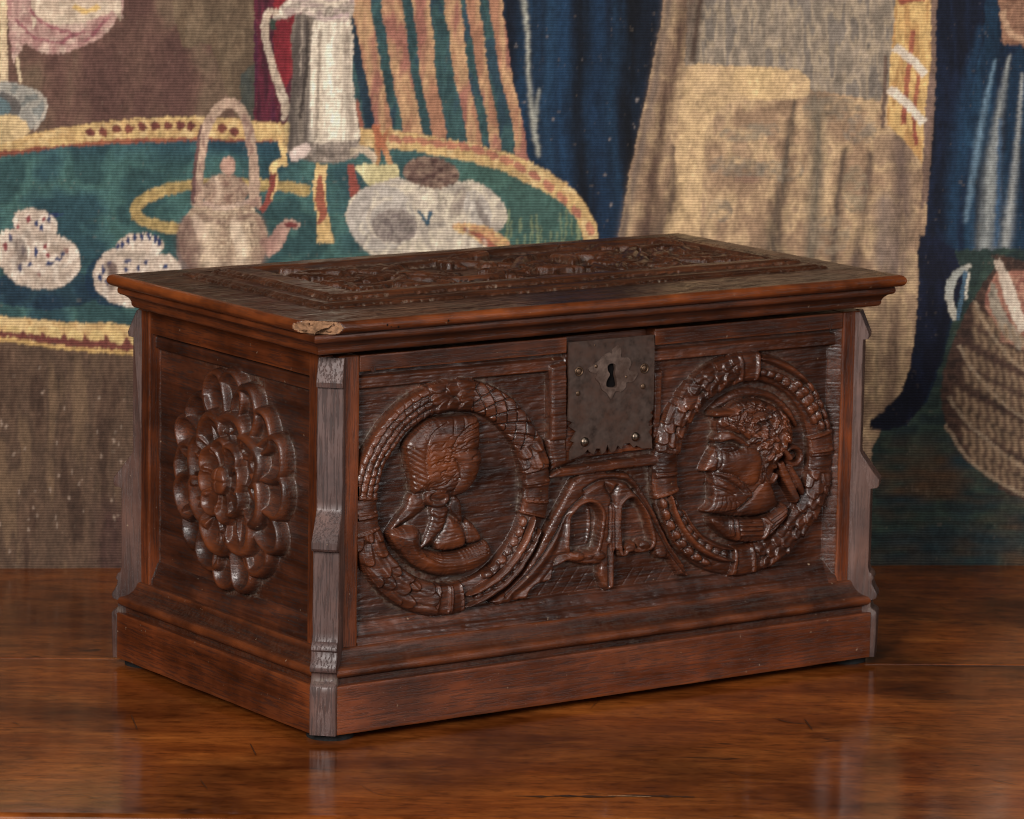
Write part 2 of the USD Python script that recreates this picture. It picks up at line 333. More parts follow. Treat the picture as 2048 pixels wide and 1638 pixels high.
def beam(name, lo, hi, axis, mat, parent=None, r=0.8, edge=1.0, step=7.0, wob=0.22, dust=0.0, **lab):
    """A board with softened, worn edges, grain along the axis."""
    lo, hi = np.array(lo, float), np.array(hi, float)
    o = [a for a in range(3) if a != axis]
    (a0, b0), (a1, b1) = lo[o], hi[o]
    prof, w = [], []
    for (ca, cb, q0) in ((a1 - r, b1 - r, 0), (a0 + r, b1 - r, 90), (a0 + r, b0 + r, 180), (a1 - r, b0 + r, 270)):
        for q in (0, 45, 90):
            t = math.radians(q0 + q)
            prof.append((ca + r * math.cos(t), cb + r * math.sin(t))); w.append(edge if q == 45 else edge * 0.55)
        st, en = prof[-1], {0: (a0 + r, b1), 90: (a0, b0 + r), 180: (a1 - r, b0), 270: (a1, b1 - r)}[q0]
        for u in (0.06, 0.3, 0.5, 0.7, 0.94):
            prof.append((st[0] * (1 - u) + en[0] * u, st[1] * (1 - u) + en[1] * u)); w.append(0)
    prof = np.array(prof); w = np.array(w)
    n = max(3, int((hi[axis] - lo[axis]) / step) + 1)
    ts = np.concatenate([[lo[axis]], np.linspace(lo[axis] + 0.5, hi[axis] - 0.5, n), [hi[axis]]])
    rings = np.zeros((len(ts), len(prof), 3))
    c = prof.mean(0)
    for i, t in enumerate(ts):
        p = prof if 0 < i < len(ts) - 1 else c + (prof - c) * np.maximum(0.0, 1 - 0.5 / np.maximum(np.abs(prof - c).max(0), 1))
        rings[i, :, o[0]], rings[i, :, o[1]] = p[:, 0], p[:, 1]
        rings[i, :, axis] = t
    ww = np.tile(w, (len(ts), 1)); ww[[0, 1, -1, -2]] = np.maximum(ww[[0, 1, -1, -2]], edge * 0.6)
    ww = ww * (0.35 + 0.9 * noise(rings / 9.0, 3))
    return loft(name, rings, mat, parent, wear=ww, dust=dust, wob=wob, **lab)

def moulding(name, prof, side, a, b, mat, parent=None, mitre=1.0, step=6.0, wob=0.25, off=(0, 0), **lab):
    """prof: (out, z, wear, dust) points; the strip runs along one side between a and b and is mitred at its ends.
    side: 'front' (y = -out), 'left' (x = -out), 'right', 'back'; off moves the datum lines."""
    prof = np.array(prof, float)
    n = max(4, int(abs(b - a) / step))
    rings = np.zeros((n, len(prof), 3))
    for i, t in enumerate(np.linspace(0, 1, n)):
        s = (a - mitre * prof[:, 0]) * (1 - t) + (b + mitre * prof[:, 0]) * t
        o, z = prof[:, 0], prof[:, 1]
        if side == 'front': rings[i] = np.stack([s, off[0] - o, z], -1)
        if side == 'back': rings[i] = np.stack([s, off[1] + o, z], -1)
        if side == 'left': rings[i] = np.stack([off[0] - o, s, z], -1)
        if side == 'right': rings[i] = np.stack([off[1] + o, s, z], -1)
    w = prof[:, 2] * (0.3 + noise(rings / 11.0, 4)); d = prof[:, 3] * 0.22 * (0.2 + 0.8 * noise(rings / 14.0, 9))
    return loft(name, rings, mat, parent, wear=w, dust=d, wob=wob, **lab)

# body: dark carcass behind everything, boards, stiles
beam('carcass', (9, 9, 5), (LX - 9, LY - 9, 202), 0, oak_x, chest, wob=0)
ZB, ZP = 4.0, 30.2
beam('plinth_board', (0, -10.2, ZB), (LX, 4, ZP), 0, red_x, chest, r=0.7, label='front board of the base')
beam('plinth_board', (-10.2, 0, ZB), (4, LY, ZP), 1, red_y, chest, r=0.7, label='left board of the base')
beam('plinth_board', (LX - 4, 0, ZB), (LX + 10.2, LY, ZP), 1, red_y, chest, r=0.7)
beam('plinth_board', (0, LY - 4, ZB), (LX, LY + 10.2, ZP), 0, red_x, chest, r=0.7)
BASE = [(-6, 48.2, 0, .2), (0.4, 48.4, .3, .5), (1.3, 47.9, .9, .2), (1.8, 47.0, .5, .2), (2.3, 45.2, 0, .6), (3.2, 43.2, 0, .8), (4.7, 41.3, 0, .9), (6.4, 40.0, .1, .7), (7.6, 39.6, .4, .4), (8.9, 38.9, 1, 0), (9.6, 37.6, 1, 0), (9.7, 36.2, .9, 0), (9.1, 34.9, .5, 0), (8.0, 34.1, .1, .3),  # bead crest: worn tone, raised to paint in its highlight
        (6.9, 33.8, 0, .8), (6.3, 33.3, 0, 1), (6.2, 31.2, 0, 1), (6.2, 29.5, 0, 1), (-6, 29.5, 0, 0)]
moulding('base_moulding', BASE, 'front', 1.5, LX - 1.5, oak_x, chest, mitre=0.15)
moulding('base_moulding', BASE, 'left', 1.5, LY - 1.5, oak_y, chest, mitre=0.15)
moulding('base_moulding', BASE, 'right', 1.5, LY - 1.5, oak_y, chest, mitre=0.15, off=(0, LX))
moulding('base_moulding', BASE, 'back', 1.5, LX - 1.5, oak_x, chest, mitre=0.15, off=(0, LY))
# front frame
beam('stile', (6, 0, 44), (18.6, 12, 203.2), 2, red_z, chest, r=0.9)
beam('stile', (341.6, 0, 44), (354, 12, 203.2), 2, red_z, chest, r=0.9)
beam('rail', (18.7, 0.3, 194.2), (151.0, 12, 203.0), 0, oak_x, chest, r=0.7, label='top rail left of the lock plate')
beam('rail', (209.8, 0.3, 194.0), (341.5, 12, 203.0), 0, oak_x, chest, r=0.7, label='top rail right of the lock plate')
for k, (px, py) in enumerate([(746, 738), (1660, 652)]):
    a, z = F([(px, py)], 0.3)[0]
    s = trimesh.creation.cylinder(1.5, 0.5, sections=18)
    s.apply_transform(trimesh.transformations.rotation_matrix(math.pi / 2, [1, 0, 0]))
    put('peg', (s.vertices + [a, 0.25, z]) / 1000, s.faces, oak_z, chest)
# left side frame
beam('stile', (0, 6, 44), (12, 20.5, 203.2), 2, red_z, chest, r=0.9)
beam('stile', (0, 188.0, 44), (12, 200.3, 203.2), 2, red_z, chest, r=0.9)
beam('rail', (1.0, 20.6, 190.5), (12, 187.9, 203.0), 1, red_y, chest, r=0.7, label='top rail of the left side')
# sides that the photograph does not show
beam('side_board', (LX - 12, 6, 44), (LX - 1.5, LY - 6, 203), 1, oak_y, chest)
beam('back_board', (6, LY - 12, 44), (LX - 6, LY - 1.5, 203), 0, oak_x, chest)

# corner buttresses: stepped planks set at 45 degrees
FIN = [(-13, 4.2), (9.6, 4.2), (10.3, 29.6), (9.6, 30.9), (7.4, 32.2), (6.7, 33.4), (6.6, 36.6), (7.2, 37.3), (9.5, 38.2), (10.1, 39.6), (9.9, 41.2), (8.5, 43.4), (7.2, 46.0), (6.8, 48.4), (7.7, 49.4), (7.6, 50.6), (6.6, 52.6), (5.2, 53.6), (4.6, 56), (4.5, 80), (4.6, 101.3), (5.6, 101.9), (8.3, 102.3), (9.2, 103.6), (9.2, 107.0), (4, 114.0), (-1.6, 121.6), (-2.1, 123.2),
       (-2.0, 150), (-2.1, 187.2), (0.7, 187.6), (1.1, 190.2), (-1.6, 196.6), (-4.2, 202.6), (-13, 202.8)]
def buttress(corner, direction, seed, **lab):
    hw = 7.0
    prof = []
    for (p, q) in zip(FIN, FIN[1:] + FIN[:1]):
        n = max(1, int(math.dist(p, q) / 3.0))
        prof += [(p[0] + (q[0] - p[0]) * i / n, p[1] + (q[1] - p[1]) * i / n) for i in range(n)]
    prof = np.array(prof)
    d = np.array(direction) / math.sqrt(2); s = np.array([-d[1], d[0]])
    across = [-hw, -hw + 0.35, -hw * 0.5, 0, hw * 0.5, hw - 0.35, hw]
    outer = prof[:, 0] > -12
    rg = np.random.default_rng(seed)
    rings = []; wear = []
    for j, u in enumerate(across):
        o = prof[:, 0] + 0.16 * (fbm(np.stack([prof[:, 1] / 7, prof[:, 0] * 0 + u / 5, prof[:, 0] * 0 + seed], -1), 3, seed) - 0.5) * outer * 2
        edge = j in (0, 6)
        if edge:
            o = o - 0.35 * outer - 0.6 * outer * (prof[:, 1] < 186) * np.clip(noise(np.stack([prof[:, 1] / 2.6, prof[:, 1] * 0 + u, prof[:, 1] * 0], -1), seed + 5) - 0.55, 0, 1) * 2
        uu = u + (0.35 * (fbm(np.stack([prof[:, 1] / 9, prof[:, 0] / 9, prof[:, 0] * 0 + u], -1), 3, seed + 3) - 0.5) if edge else 0)
        xy = np.array(corner) + d * o[:, None] + s * np.broadcast_to(uu, o.shape)[:, None]
        rings.append(np.column_stack([xy, prof[:, 1]]))
        wear.append(np.where(outer, 0.6 if j in (0, 6) else 0.0, 0))
    # sides need an inner vertex grid only at the rim: cap with a proper triangulation
    v = np.array(rings); n, m = v.shape[:2]
    i = np.arange(n * m).reshape(n, m)
    f = np.stack([i[:-1], np.roll(i, -1, 1)[:-1], np.roll(i, -1, 1)[1:], i[1:]], -1).reshape(-1, 4)
    f = np.vstack([f[:, [0, 1, 2]], f[:, [0, 2, 3]]])
    poly = Polygon(prof)
    pv, pf = trimesh.creation.triangulate_polygon(poly, engine='earcut')
    near = np.array([np.argmin(((prof - q) ** 2).sum(1)) for q in pv])
    f = np.vstack([f, near[pf], near[pf][:, ::-1] + (n - 1) * m])
    vv = v.reshape(-1, 3)
    tm = trimesh.Trimesh(vv, f, process=False); tm.fix_normals()
    f = np.array(tm.faces)
    sm = trimesh.graph.smooth_shade(trimesh.Trimesh(vv, f, process=False), angle=math.radians(32), facet_minarea=None)
    from scipy.spatial import cKDTree
    idx = cKDTree(vv).query(sm.vertices)[1]
    w = np.array(wear).reshape(-1)
    dz = np.exp(-((vv[:, 2] - 33.5) / 2.0) ** 2) * 0.8
    return put('buttress', sm.vertices / 1000, np.array(sm.faces), fin_z, chest, normals=np.array(sm.vertex_normals), prim={'wear': w[idx], 'dust': dz[idx]}, **lab)
buttress((0, 0), (-1, -1), 21, label='stepped corner buttress nearest the viewer')
buttress((0, LY), (-1, 1), 22, label='stepped buttress at the left corner, seen from its broad side')
buttress((LX, 0), (1, -1), 23, label='stepped buttress at the right corner, seen from its broad side')
buttress((LX, LY), (1, 1), 24)
s = trimesh.creation.torus(1.35, 0.28, 18, 8)
q = np.array([-1, -1, 0]) / math.sqrt(2)
s.apply_transform(trimesh.geometry.align_vectors([0, 0, 1], q))
put('peg_hole', (s.vertices + np.array([-6.95, -6.95, 21.2])) / 1000, s.faces, fin_z, chest, smooth=True)
for (a, b) in ((6, 6), (LX - 6, 6), (6, LY - 6), (LX - 6, LY - 6)):
    s = trimesh.creation.cylinder(12.5, 4.1, sections=32); s.apply_translation([a - 0 * 1, b, 2.07])
    put('foot', s.vertices / 1000, s.faces, felt, chest)

# ------------------------------------------------------------------ carved reliefs
class Relief:
    """A carved surface as a height field over a flat ground. Every element that is carved out of it keeps its own number."""
    def __init__(s, u0, u1, v0, v1, d):
        s.u = np.arange(u0, u1 + d * 0.5, d); s.v = np.arange(v0, v1 + d * 0.5, d); s.d = d
        s.U, s.V = np.meshgrid(s.u, s.v)
        s.H = np.zeros_like(s.U); s.L = np.zeros(s.U.shape, int); s.el = [None]; s.extra = np.zeros_like(s.U)
    def element(s, name, parent=None, **lab):
        s.el.append((name, parent, lab)); return len(s.el) - 1
    def window(s, lo, hi, pad=2.0):
        i0, i1 = np.searchsorted(s.v, (lo[1] - pad, hi[1] + pad)); j0, j1 = np.searchsorted(s.u, (lo[0] - pad, hi[0] + pad))
        return slice(max(i0, 0), max(i1, 0)), slice(max(j0, 0), max(j1, 0))
    def inside(s, poly):
        poly = np.asarray(poly, float); w = s.window(poly.min(0), poly.max(0))
        p = Polygon(poly).buffer(0)
        m = shapely.contains_xy(p, s.U[w], s.V[w])
        return w, m
    def raise_(s, poly, top, width, eid, base=0.0, over=False, shape=None, add=False, power=2.0):
        """A rounded swelling inside the outline: base (a number, or None: the present surface) plus top."""
        w, m = s.inside(poly)
        if not m.any(): return
        d = ndi.distance_transform_edt(np.pad(m, 1))[1:-1, 1:-1] * s.d
        t = np.clip(d / width, 0, 1)
        prof = (1 - (1 - t) ** power) ** (1 / power)
        h = (s.H[w] if base is None else base) + top * prof
        if shape is not None: h = h + shape(s.U[w], s.V[w], t)
        take = m & ((h > s.H[w]) | over)
        s.H[w] = np.where(take, h, s.H[w])
        if eid is not None: s.L[w] = np.where(take, eid, s.L[w])
    def dist(s, line, pad):
        line = np.asarray(line, float); w = s.window(line.min(0), line.max(0), pad)
        U, V = s.U[w], s.V[w]; best = np.full(U.shape, 1e9); at = np.zeros(U.shape); run = 0.0
        for a, b in zip(line[:-1], line[1:]):
            e = b - a; q = max((e @ e), 1e-12)
            t = np.clip(((U - a[0]) * e[0] + (V - a[1]) * e[1]) / q, 0, 1)
            dd = np.hypot(U - a[0] - t * e[0], V - a[1] - t * e[1])
            at = np.where(dd < best, run + t * math.sqrt(q), at); best = np.minimum(best, dd); run += math.sqrt(q)
        return w, best, at / run
    def groove(s, line, width, depth, mask=None):
        w, d, _ = s.dist(line, width * 3)
        g = depth * np.exp(-(d / width) ** 2)
        s.H[w] -= g if mask is None else g * np.isin(s.L[w], mask)
    def ridge(s, line, width, height, eid=None, base=None, taper=0.0, beads=0):
        """A rounded rib along a line, width is its half width."""
        w, d, at = s.dist(line, width * 1.5)
        ww = width * (1 - taper * np.abs(2 * at - 1) ** 2) if taper else width
        t = np.clip(d / ww, 0, 1)
        hh = height * np.sqrt(np.maximum(0, 1 - t * t))
        if beads: hh = hh * (0.62 + 0.38 * np.abs(np.sin(math.pi * beads * at)))
        h = (s.H[w] if base is None else base) + hh
        take = (d < ww) & (h > s.H[w])
        s.H[w] = np.where(take, h, s.H[w])
        if eid is not None: s.L[w] = np.where(take, eid, s.L[w])
    def islands(s):
        """Splits what lies in several places into pieces of their own; crumbs join whatever lies next to them."""
        L = s.L; boxes = ndi.find_objects(L + 1); crumbs = np.zeros(L.shape, bool)
        for k, b in enumerate(boxes):
            if b is None: continue
            comp, n = ndi.label(L[b] == k)
            if n < 2: continue
            size = ndi.sum_labels(np.ones(comp.shape), comp, np.arange(1, n + 1)); big = int(np.argmax(size))
            for j in range(n):
                if j == big: continue
                w = comp == j + 1
                if k == 0 or size[j] < 90: crumbs[b] |= w if (k or size[j] < 90) else False
                else: s.el.append(s.el[k]); L[b][w] = len(s.el) - 1
        if crumbs.any():
            i = ndi.distance_transform_edt(crumbs, return_distances=False, return_indices=True)
            s.L = L[tuple(i)]
    def finish(s, place, mat, parent, ground_name, blur=0.6, tool=0.25, crack=0.25, along=0, wear_k=1.0, ground_label=None, seed=1, fade=0, under_ground=False, gain=1.0, high=(5.0, 8.0)):
        """Softens the carving, adds tool marks and grain cracks and defines one mesh per element."""
        P = np.stack([s.U / 11, s.V / 6, np.zeros_like(s.U) + seed], -1) if along == 0 else np.stack([s.U / 6, s.V / 11, np.zeros_like(s.U) + seed], -1)
        s.islands()
        H = ndi.gaussian_filter(s.H, blur) * gain
        K = 1.0 if not fade else np.clip(np.minimum(np.minimum(s.U - s.u[0], s.u[-1] - s.U), np.minimum(s.V - s.v[0], s.v[-1] - s.V)) / fade, 0, 1)
        H += K * tool * (fbm(P, 3, seed) - 0.5)
        # grain: fine open cracks along u
        G = np.stack([s.U / 15, s.V / 0.95 + 0.8 * fbm(np.stack([s.U / 9, s.V / 9, s.U * 0], -1), 2, seed + 8), np.zeros_like(s.U)], -1)
        n1 = fbm(G, 3, seed + 2)
        H -= K * crack * np.clip((n1 - 0.585) / 0.07, 0, 1)
        H += K * 0.32 * tool * (noise(np.stack([s.U / 4.2, s.V / 3.4, s.U * 0 + 2], -1), seed + 6) - 0.5)
        H += K * 0.35 * crack * (noise(G * [0.6, 1.7, 1], seed + 4) - 0.5)
        c = H - ndi.gaussian_filter(H, 2.2 / s.d)
        wear = np.clip(c * 0.45 * wear_k, 0, 0.5) + 0.9 * np.clip((ndi.gaussian_filter(H, 1.0 / s.d) - high[0]) / (high[1] - high[0]), 0, 1)
        wear = np.clip(wear * np.clip(3.2 * fbm(np.stack([s.U / 24, s.V / 18, s.U * 0 + 5], -1), 3, seed + 20) - 1.0, 0.05, 1.2), 0, 1)
        dust = np.clip(-c * 0.55 - 0.12, 0, 0.8)
        dust *= np.clip(2.2 * fbm(np.stack([s.U / 20, s.V / 20, s.U * 0 + 9], -1), 3, seed + 30) - 0.55, 0, 1)
        dust = np.clip(dust + s.extra, 0, 1)
        pts = place(s.U, s.V, H)
        du = np.gradient(pts, axis=1); dv = np.gradient(pts, axis=0)
        nrm = np.cross(du, dv); nrm /= np.linalg.norm(nrm, axis=-1, keepdims=True)
        toward = place(s.U[:1, :1], s.V[:1, :1], H[:1, :1] + 1) - place(s.U[:1, :1], s.V[:1, :1], H[:1, :1])
        flip = (nrm * toward).sum(-1).mean() < 0
        if flip: nrm = -nrm
        n, m = s.U.shape
        i = np.arange(n * m).reshape(n, m)
        quad = np.stack([i[:-1, :-1], i[:-1, 1:], i[1:, 1:], i[1:, :-1]], -1)
        if flip: quad = quad[..., ::-1]
        lab = s.L[:-1, :-1]
        pts, nrm, wear, dust = pts.reshape(-1, 3), nrm.reshape(-1, 3), wear.ravel(), dust.ravel()
        prims = {}
        order = np.argsort(lab.ravel(), kind='stable'); sl = lab.ravel()[order]; qf = quad.reshape(-1, 4)[order]
        starts = np.searchsorted(sl, np.arange(len(s.el) + 1))
        def make(k, name, par, lb):
            q = qf[starts[k]:starts[k + 1]]
            if len(q) == 0: return None
            u, inv = np.unique(q, return_inverse=True); f = inv.reshape(-1, 4)
            return put(name, pts[u] / 1000, f, mat, par, normals=nrm[u], prim={'wear': wear[u], 'dust': dust[u]}, **lb)
        prims[0] = make(0, ground_name, parent, {'label': ground_label} if ground_label else {})
        sizes = np.diff(starts)
        for k in range(1, len(s.el)):
            name, par, lb = s.el[k]
            if sizes[k] < 1: continue
            prims[k] = make(k, name, (prims[0] if under_ground else parent) if par is None or prims.get(par) is None else prims[par], lb)
        return prims

def wreath(R, c, Rm, hw, sections, label, seed):
    """A garland around a roundel: a swelling ring carved in sections (a0, a1 in degrees, clockwise from the top)."""
    rg = np.random.default_rng(seed)
    dx, dz = R.U - c[0], R.V - c[1]
    rad = np.hypot(dx, dz); th = np.degrees(np.arctan2(dx, dz))
    rho = (rad - Rm) / hw
    ring = R.element('wreath', None, label=label)
    wob = 0.12 * (fbm(np.stack([np.cos(np.radians(th)) * 3, np.sin(np.radians(th)) * 3, th * 0 + seed], -1), 3, seed) - 0.5)
    ins = np.abs(rho + wob) < 1
    base = 2.3 + 2.1 * np.sqrt(np.clip(1 - (rho * 0.98) ** 2, 0, 1)) + 1.6 * (fbm(np.stack([R.U / 13, R.V / 13, R.U * 0 + seed], -1), 3, seed + 3) - 0.5)
    R.H = np.where(ins, np.maximum(R.H, base - 1.0), R.H); R.L = np.where(ins, ring, R.L)
    def ang(t): return (t + 360) % 360
    for kind, a0, a1, opt in sections:
        mid = (a0 + a1) / 2
        da = (th - mid + 540) % 360 - 180
        half = (a1 - a0) / 2
        sec = np.abs(da) <= half
        sl = np.radians(da) * Rm                        # mm along the ring from the middle of the section
        length = math.radians(a1 - a0) * Rm
        def put_max(m, h, eid):
            t = m & (h > R.H)
            R.H = np.where(t, h, R.H); R.L = np.where(t, eid, R.L)
        if kind == 'band':
            n = opt.get('n', 1)
            for k in range(n):
                e = R.element('binding_band', ring)
                lo, hi = -length / 2 + length * k / n, -length / 2 + length * (k + 1) / n
                x = np.abs((sl - (lo + hi) / 2) / ((hi - lo) / 2))
                m = sec & (sl >= lo) & (sl < hi) & (np.abs(rho) < 1.10)
                h = base * 0.9 + 0.9 + 0.9 * (x > 0.68) - 0.8 * np.clip((x - 0.93) / 0.07, 0, 1) + rg.uniform(-.3, .3)
                h = np.where(np.abs(rho) > 1, 2.8, h)
                put_max(m, h, e)
        elif kind == 'scales':
            p = opt.get('pitch', 7.4); dr = opt.get('dir', 1); lanes = opt.get('lanes', (2, 3))
            nr = int(round(length / p)); p = length / nr
            for r in range(nr + 1):
                s0 = -length / 2 + p * r
                for t0 in np.linspace(-0.56, 0.56, lanes[r % 2]) if lanes[r % 2] < 3 else (-0.92, 0.0, 0.92):
                    e = R.element('leaf', ring)
                    j1, j2, j3 = rg.normal(0, 1.1), rg.normal(0, .09), rg.uniform(.85, 1.3)
                    x = (sl - s0 - j1) * dr / (p * 0.80 * j3); y = (rho - t0 - j2) * hw / (4.7 * j3)
                    tw = rg.normal(0, .28); x, y = x + tw * y, y - tw * x
                    m = (np.abs(da) < half + 1.0) & (x > -1.1) & (x < 1) & (np.abs(y) < np.sqrt(np.clip(1 - np.clip(x, 0, 1) ** 2.4, 0, 1))) & (np.abs(rho) < 1.14)
                    ex = np.sqrt(np.clip(1 - np.clip(x, 0, 1) ** 2.4, 0, 1)) - np.abs(y)
                    h = base - 0.5 + 1.25 * (x + 1) * 0.75 + 0.7 * (1 - y * y) - 1.0 * np.exp(-(ex / 0.10) ** 2) + 0.35 * np.sin(7 * y + rg.uniform(0, 6)) * 0.5
                    put_max(m, h, e)
        elif kind == 'diamonds':
            q = 6.6
            x = (sl + rho * hw) / q / 1.414 * 1.0; y = (sl - rho * hw) / q / 1.414
            ix, iy = np.floor(x), np.floor(y)
            for a in np.unique(ix[sec & ins]):
                for b in np.unique(iy[sec & ins]):
                    m = sec & (np.abs(rho) < 1.06) & (ix == a) & (iy == b)
                    if m.sum() < 40: continue
                    e = R.element('leaf', ring)
                    fx, fy = x - a - .5, y - b - .5
                    h = base + 0.5 + 0.9 * fx + 0.5 * fy - 1.3 * np.clip((np.maximum(np.abs(fx), np.abs(fy)) - 0.40) / 0.10, 0, 1) + rg.uniform(-.2, .3)
                    put_max(m, h, e)
        elif kind == 'strips':
            n = opt.get('n', 4)
            for k in range(n):
                e = R.element('leaf_strip', ring)
                t0 = -1 + (2 * k + 1) / n
                y = (rho - t0) * n
                m = sec & (np.abs(y) < 1)
                cuts = 0.45 * (np.abs(((sl / 5.2 + 0.5 * k + 0.7 * noise(np.stack([sl / 9, rho * 2, sl * 0 + k], -1), seed)) % 1) - .5) < 0.09)
                h = base + 0.4 + 0.7 * (1 - y * y) - cuts + 0.7 * (k / n) - 0.9 * np.clip((np.abs(y) - .85) / .15, 0, 1)
                put_max(m, h, e)
        elif kind == 'pods':
            for t0, wd, beaded, hi, s0, s1 in opt['lines']:
                x = (sl + length / 2) / length
                y = (rho - t0) / wd
                env = np.clip(np.sin(math.pi * np.clip((x - s0) / (s1 - s0), 0, 1)), 0, 1) ** 0.45
                y = y / np.maximum(env, 0.05)
                body = sec & (np.abs(y) < 1) & (x > s0) & (x < s1)
                h0 = base - 0.6 + hi * np.sqrt(np.clip(1 - y * y, 0, 1))
                if not beaded:
                    put_max(body, h0 + 0.3, R.element('pod', ring))
                else:
                    hull = R.element('pod', ring)
                    put_max(body, base - 0.2 + 0.9 * (np.abs(y) > 0.72), hull)
                    nb = max(2, int(round(length * (s1 - s0) / 6.4)))
                    for b in range(nb):
                        e = R.element('seed', ring)
                        cx = s0 + (s1 - s0) * (b + .5) / nb
                        rr = ((x - cx) * length / 3.1) ** 2 + ((rho - t0) * hw / max(wd * hw * 0.78, 2.0)) ** 2
                        put_max(sec & (rr < 1), base - 0.3 + hi * np.sqrt(np.clip(1 - rr, 0, 1)) ** 0.8, e)
    return ring

# ---- the front panel
FR = Relief(18.4, 341.8, 47.6, 194.4, 0.45)
# bevelled borders of the panel
e = FR.element('panel_moulding', None)
top = np.clip((FR.V - 184.0) / 0.8, 0, 1) * 2.4 - 1.6 * np.clip((FR.V - 190.5) / 1.0, 0, 1)
FR.H = np.maximum(FR.H, top); FR.L = np.where(FR.V > 184.2, e, FR.L)
e = FR.element('panel_moulding', None)
bot = np.clip((60.5 - FR.V) / 12.0, 0, 1) * 4.2 + 0.7 * (FR.V < 60.0) + 0.5 * (FR.V < 52.5)
FR.H = np.where(FR.V < 60.5, np.maximum(FR.H, bot), FR.H); FR.L = np.where(FR.V < 60.5, e, FR.L)
e = FR.element('panel_moulding', None)
FR.H = np.maximum(FR.H, np.clip((FR.U - 335.5) / 6.0, 0, 1) * 4.0); FR.L = np.where(FR.U > 335.5, e, FR.L)

lab_l = 'leafy wreath around the left portrait'
WL = wreath(FR, (78.6, 121.6), 55.2, 7.8, [
    ('strips', 275, 344, {'n': 4}), ('scales', 344, 372, {'pitch': 8.5, 'dir': -1}), ('diamonds', 11, 64, {}), ('scales', 64, 78, {'pitch': 7, 'dir': 1}),
    ('band', 78, 106, {'n': 3}),
    ('pods', 106, 172, {'lines': [(-0.72, 0.34, True, 1.5, 0.02, 0.75), (-0.08, 0.30, False, 3.0, 0.0, 0.98), (0.36, 0.22, True, 1.5, 0.1, 0.9), (0.72, 0.26, False, 2.8, 0.08, 1.0)]}),
    ('band', 172, 190, {'n': 2}), ('scales', 190, 255, {'pitch': 8.4, 'dir': -1}), ('band', 255, 276, {'n': 2})], lab_l, 31)
lab_r = 'leafy wreath around the bearded portrait'
WR = wreath(FR, (275.2, 121.8), 55.0, 7.8, [
    ('band', -7, 8, {'n': 1}), ('pods', 8, 76, {'lines': [(0.62, 0.30, False, 3.0, 0.0, 0.52), (0.10, 0.34, True, 2.0, 0.42, 0.98), (-0.35, 0.34, True, 1.6, 0.0, 0.9), (0.72, 0.25, True, 1.7, 0.45, 1.0)]}),
    ('band', 76, 100, {'n': 2}), ('scales', 100, 171, {'pitch': 6.4, 'dir': 1}), ('band', 171, 188, {'n': 1}),
    ('pods', 188, 257, {'lines': [(0.55, 0.36, True, 2.2, 0.22, 1.0), (-0.10, 0.27, False, 3.2, 0.0, 1.0), (-0.52, 0.30, True, 1.7, 0.05, 0.95), (-0.9, 0.25, False, 2.6, 0.0, 0.8)]}),
    ('band', 257, 284, {'n': 2}), ('scales', 284, 353, {'pitch': 6.2, 'dir': -1})], lab_r, 37)

# ---- left portrait
ZA = lambda p, y=1.0: F(zoomed(740, 800, 4.55, p), y)
def P_(p, sub=4, y=1.0): return smooth_closed(ZA(p, y), sub)
bl = FR.element('left_portrait', None, label='worn portrait head facing right inside the left wreath')
FR.raise_(P_([(335, 400), (440, 270), (560, 180), (760, 150), (975, 150), (1005, 300), (1000, 440), (1034, 545), (1006, 585), (1000, 630), (992, 680), (955, 745), (880, 835), (760, 885), (720, 930), (620, 960), (520, 930), (480, 860), (400, 850), (380, 700), (340, 540)]), 4.4, 13.0, bl, base=2.2)
FR.raise_(P_([(560, 960), (740, 880), (830, 900), (850, 1100), (900, 1080), (960, 1150), (1020, 1250), (1000, 1310), (880, 1320), (600, 1340), (480, 1350), (300, 1260), (330, 1120), (420, 980)]), 3.4, 6.0, bl)
cap = FR.element('cap', bl)
FR.raise_(P_([(338, 400), (440, 275), (540, 230), (500, 340), (485, 460), (485, 600), (520, 740), (480, 830), (402, 845), (382, 700), (343, 540)]), 0.6, 4.0, cap, base=None)
face = FR.element('face', bl)
FR.raise_(P_([(720, 490), (990, 450), (1008, 560), (985, 650), (950, 740), (870, 840), (760, 880), (745, 830), (790, 700), (800, 600), (765, 540)]), 1.2, 5.0, face, base=None)
hair = FR.element('hair', bl)
FR.raise_(P_([(500, 330), (600, 190), (760, 160), (975, 160), (1000, 300), (995, 440), (720, 480), (760, 560), (790, 690), (745, 800), (640, 830), (540, 780), (490, 600)]), 0.7, 3.0, hair, base=None)
for q in ([(515, 480), (500, 390), (560, 285), (690, 200)], [(720, 440), (760, 345), (830, 260), (850, 165)], [(730, 300), (745, 220), (760, 165)], [(720, 470), (850, 440), (990, 440)],):
    FR.groove(smooth_open(ZA(q)), 0.5, 0.5)
rg = np.random.default_rng(5)
FR.groove(smooth_open(ZA([(900, 520), (940, 500), (990, 505)])), 0.8, 0.7); FR.groove(smooth_open(ZA([(930, 690), (970, 672), (1000, 668)])), 0.6, 0.6); FR.groove(smooth_open(ZA([(975, 590), (960, 570), (975, 545)])), 0.5, 0.4)
for k in range(30):                                   # wavy locks
    x0, y0 = rg.uniform(520, 760), rg.uniform(330, 800)
    q = [(x0, y0), (x0 + rg.uniform(25, 45), y0 - rg.uniform(5, 30)), (x0 + rg.uniform(60, 110), y0 - rg.uniform(-5, 20)), (x0 + rg.uniform(110, 150), y0 - rg.uniform(20, 50))]
    FR.groove(smooth_open(ZA(q)), 0.38, 0.42, mask=[hair, bl])
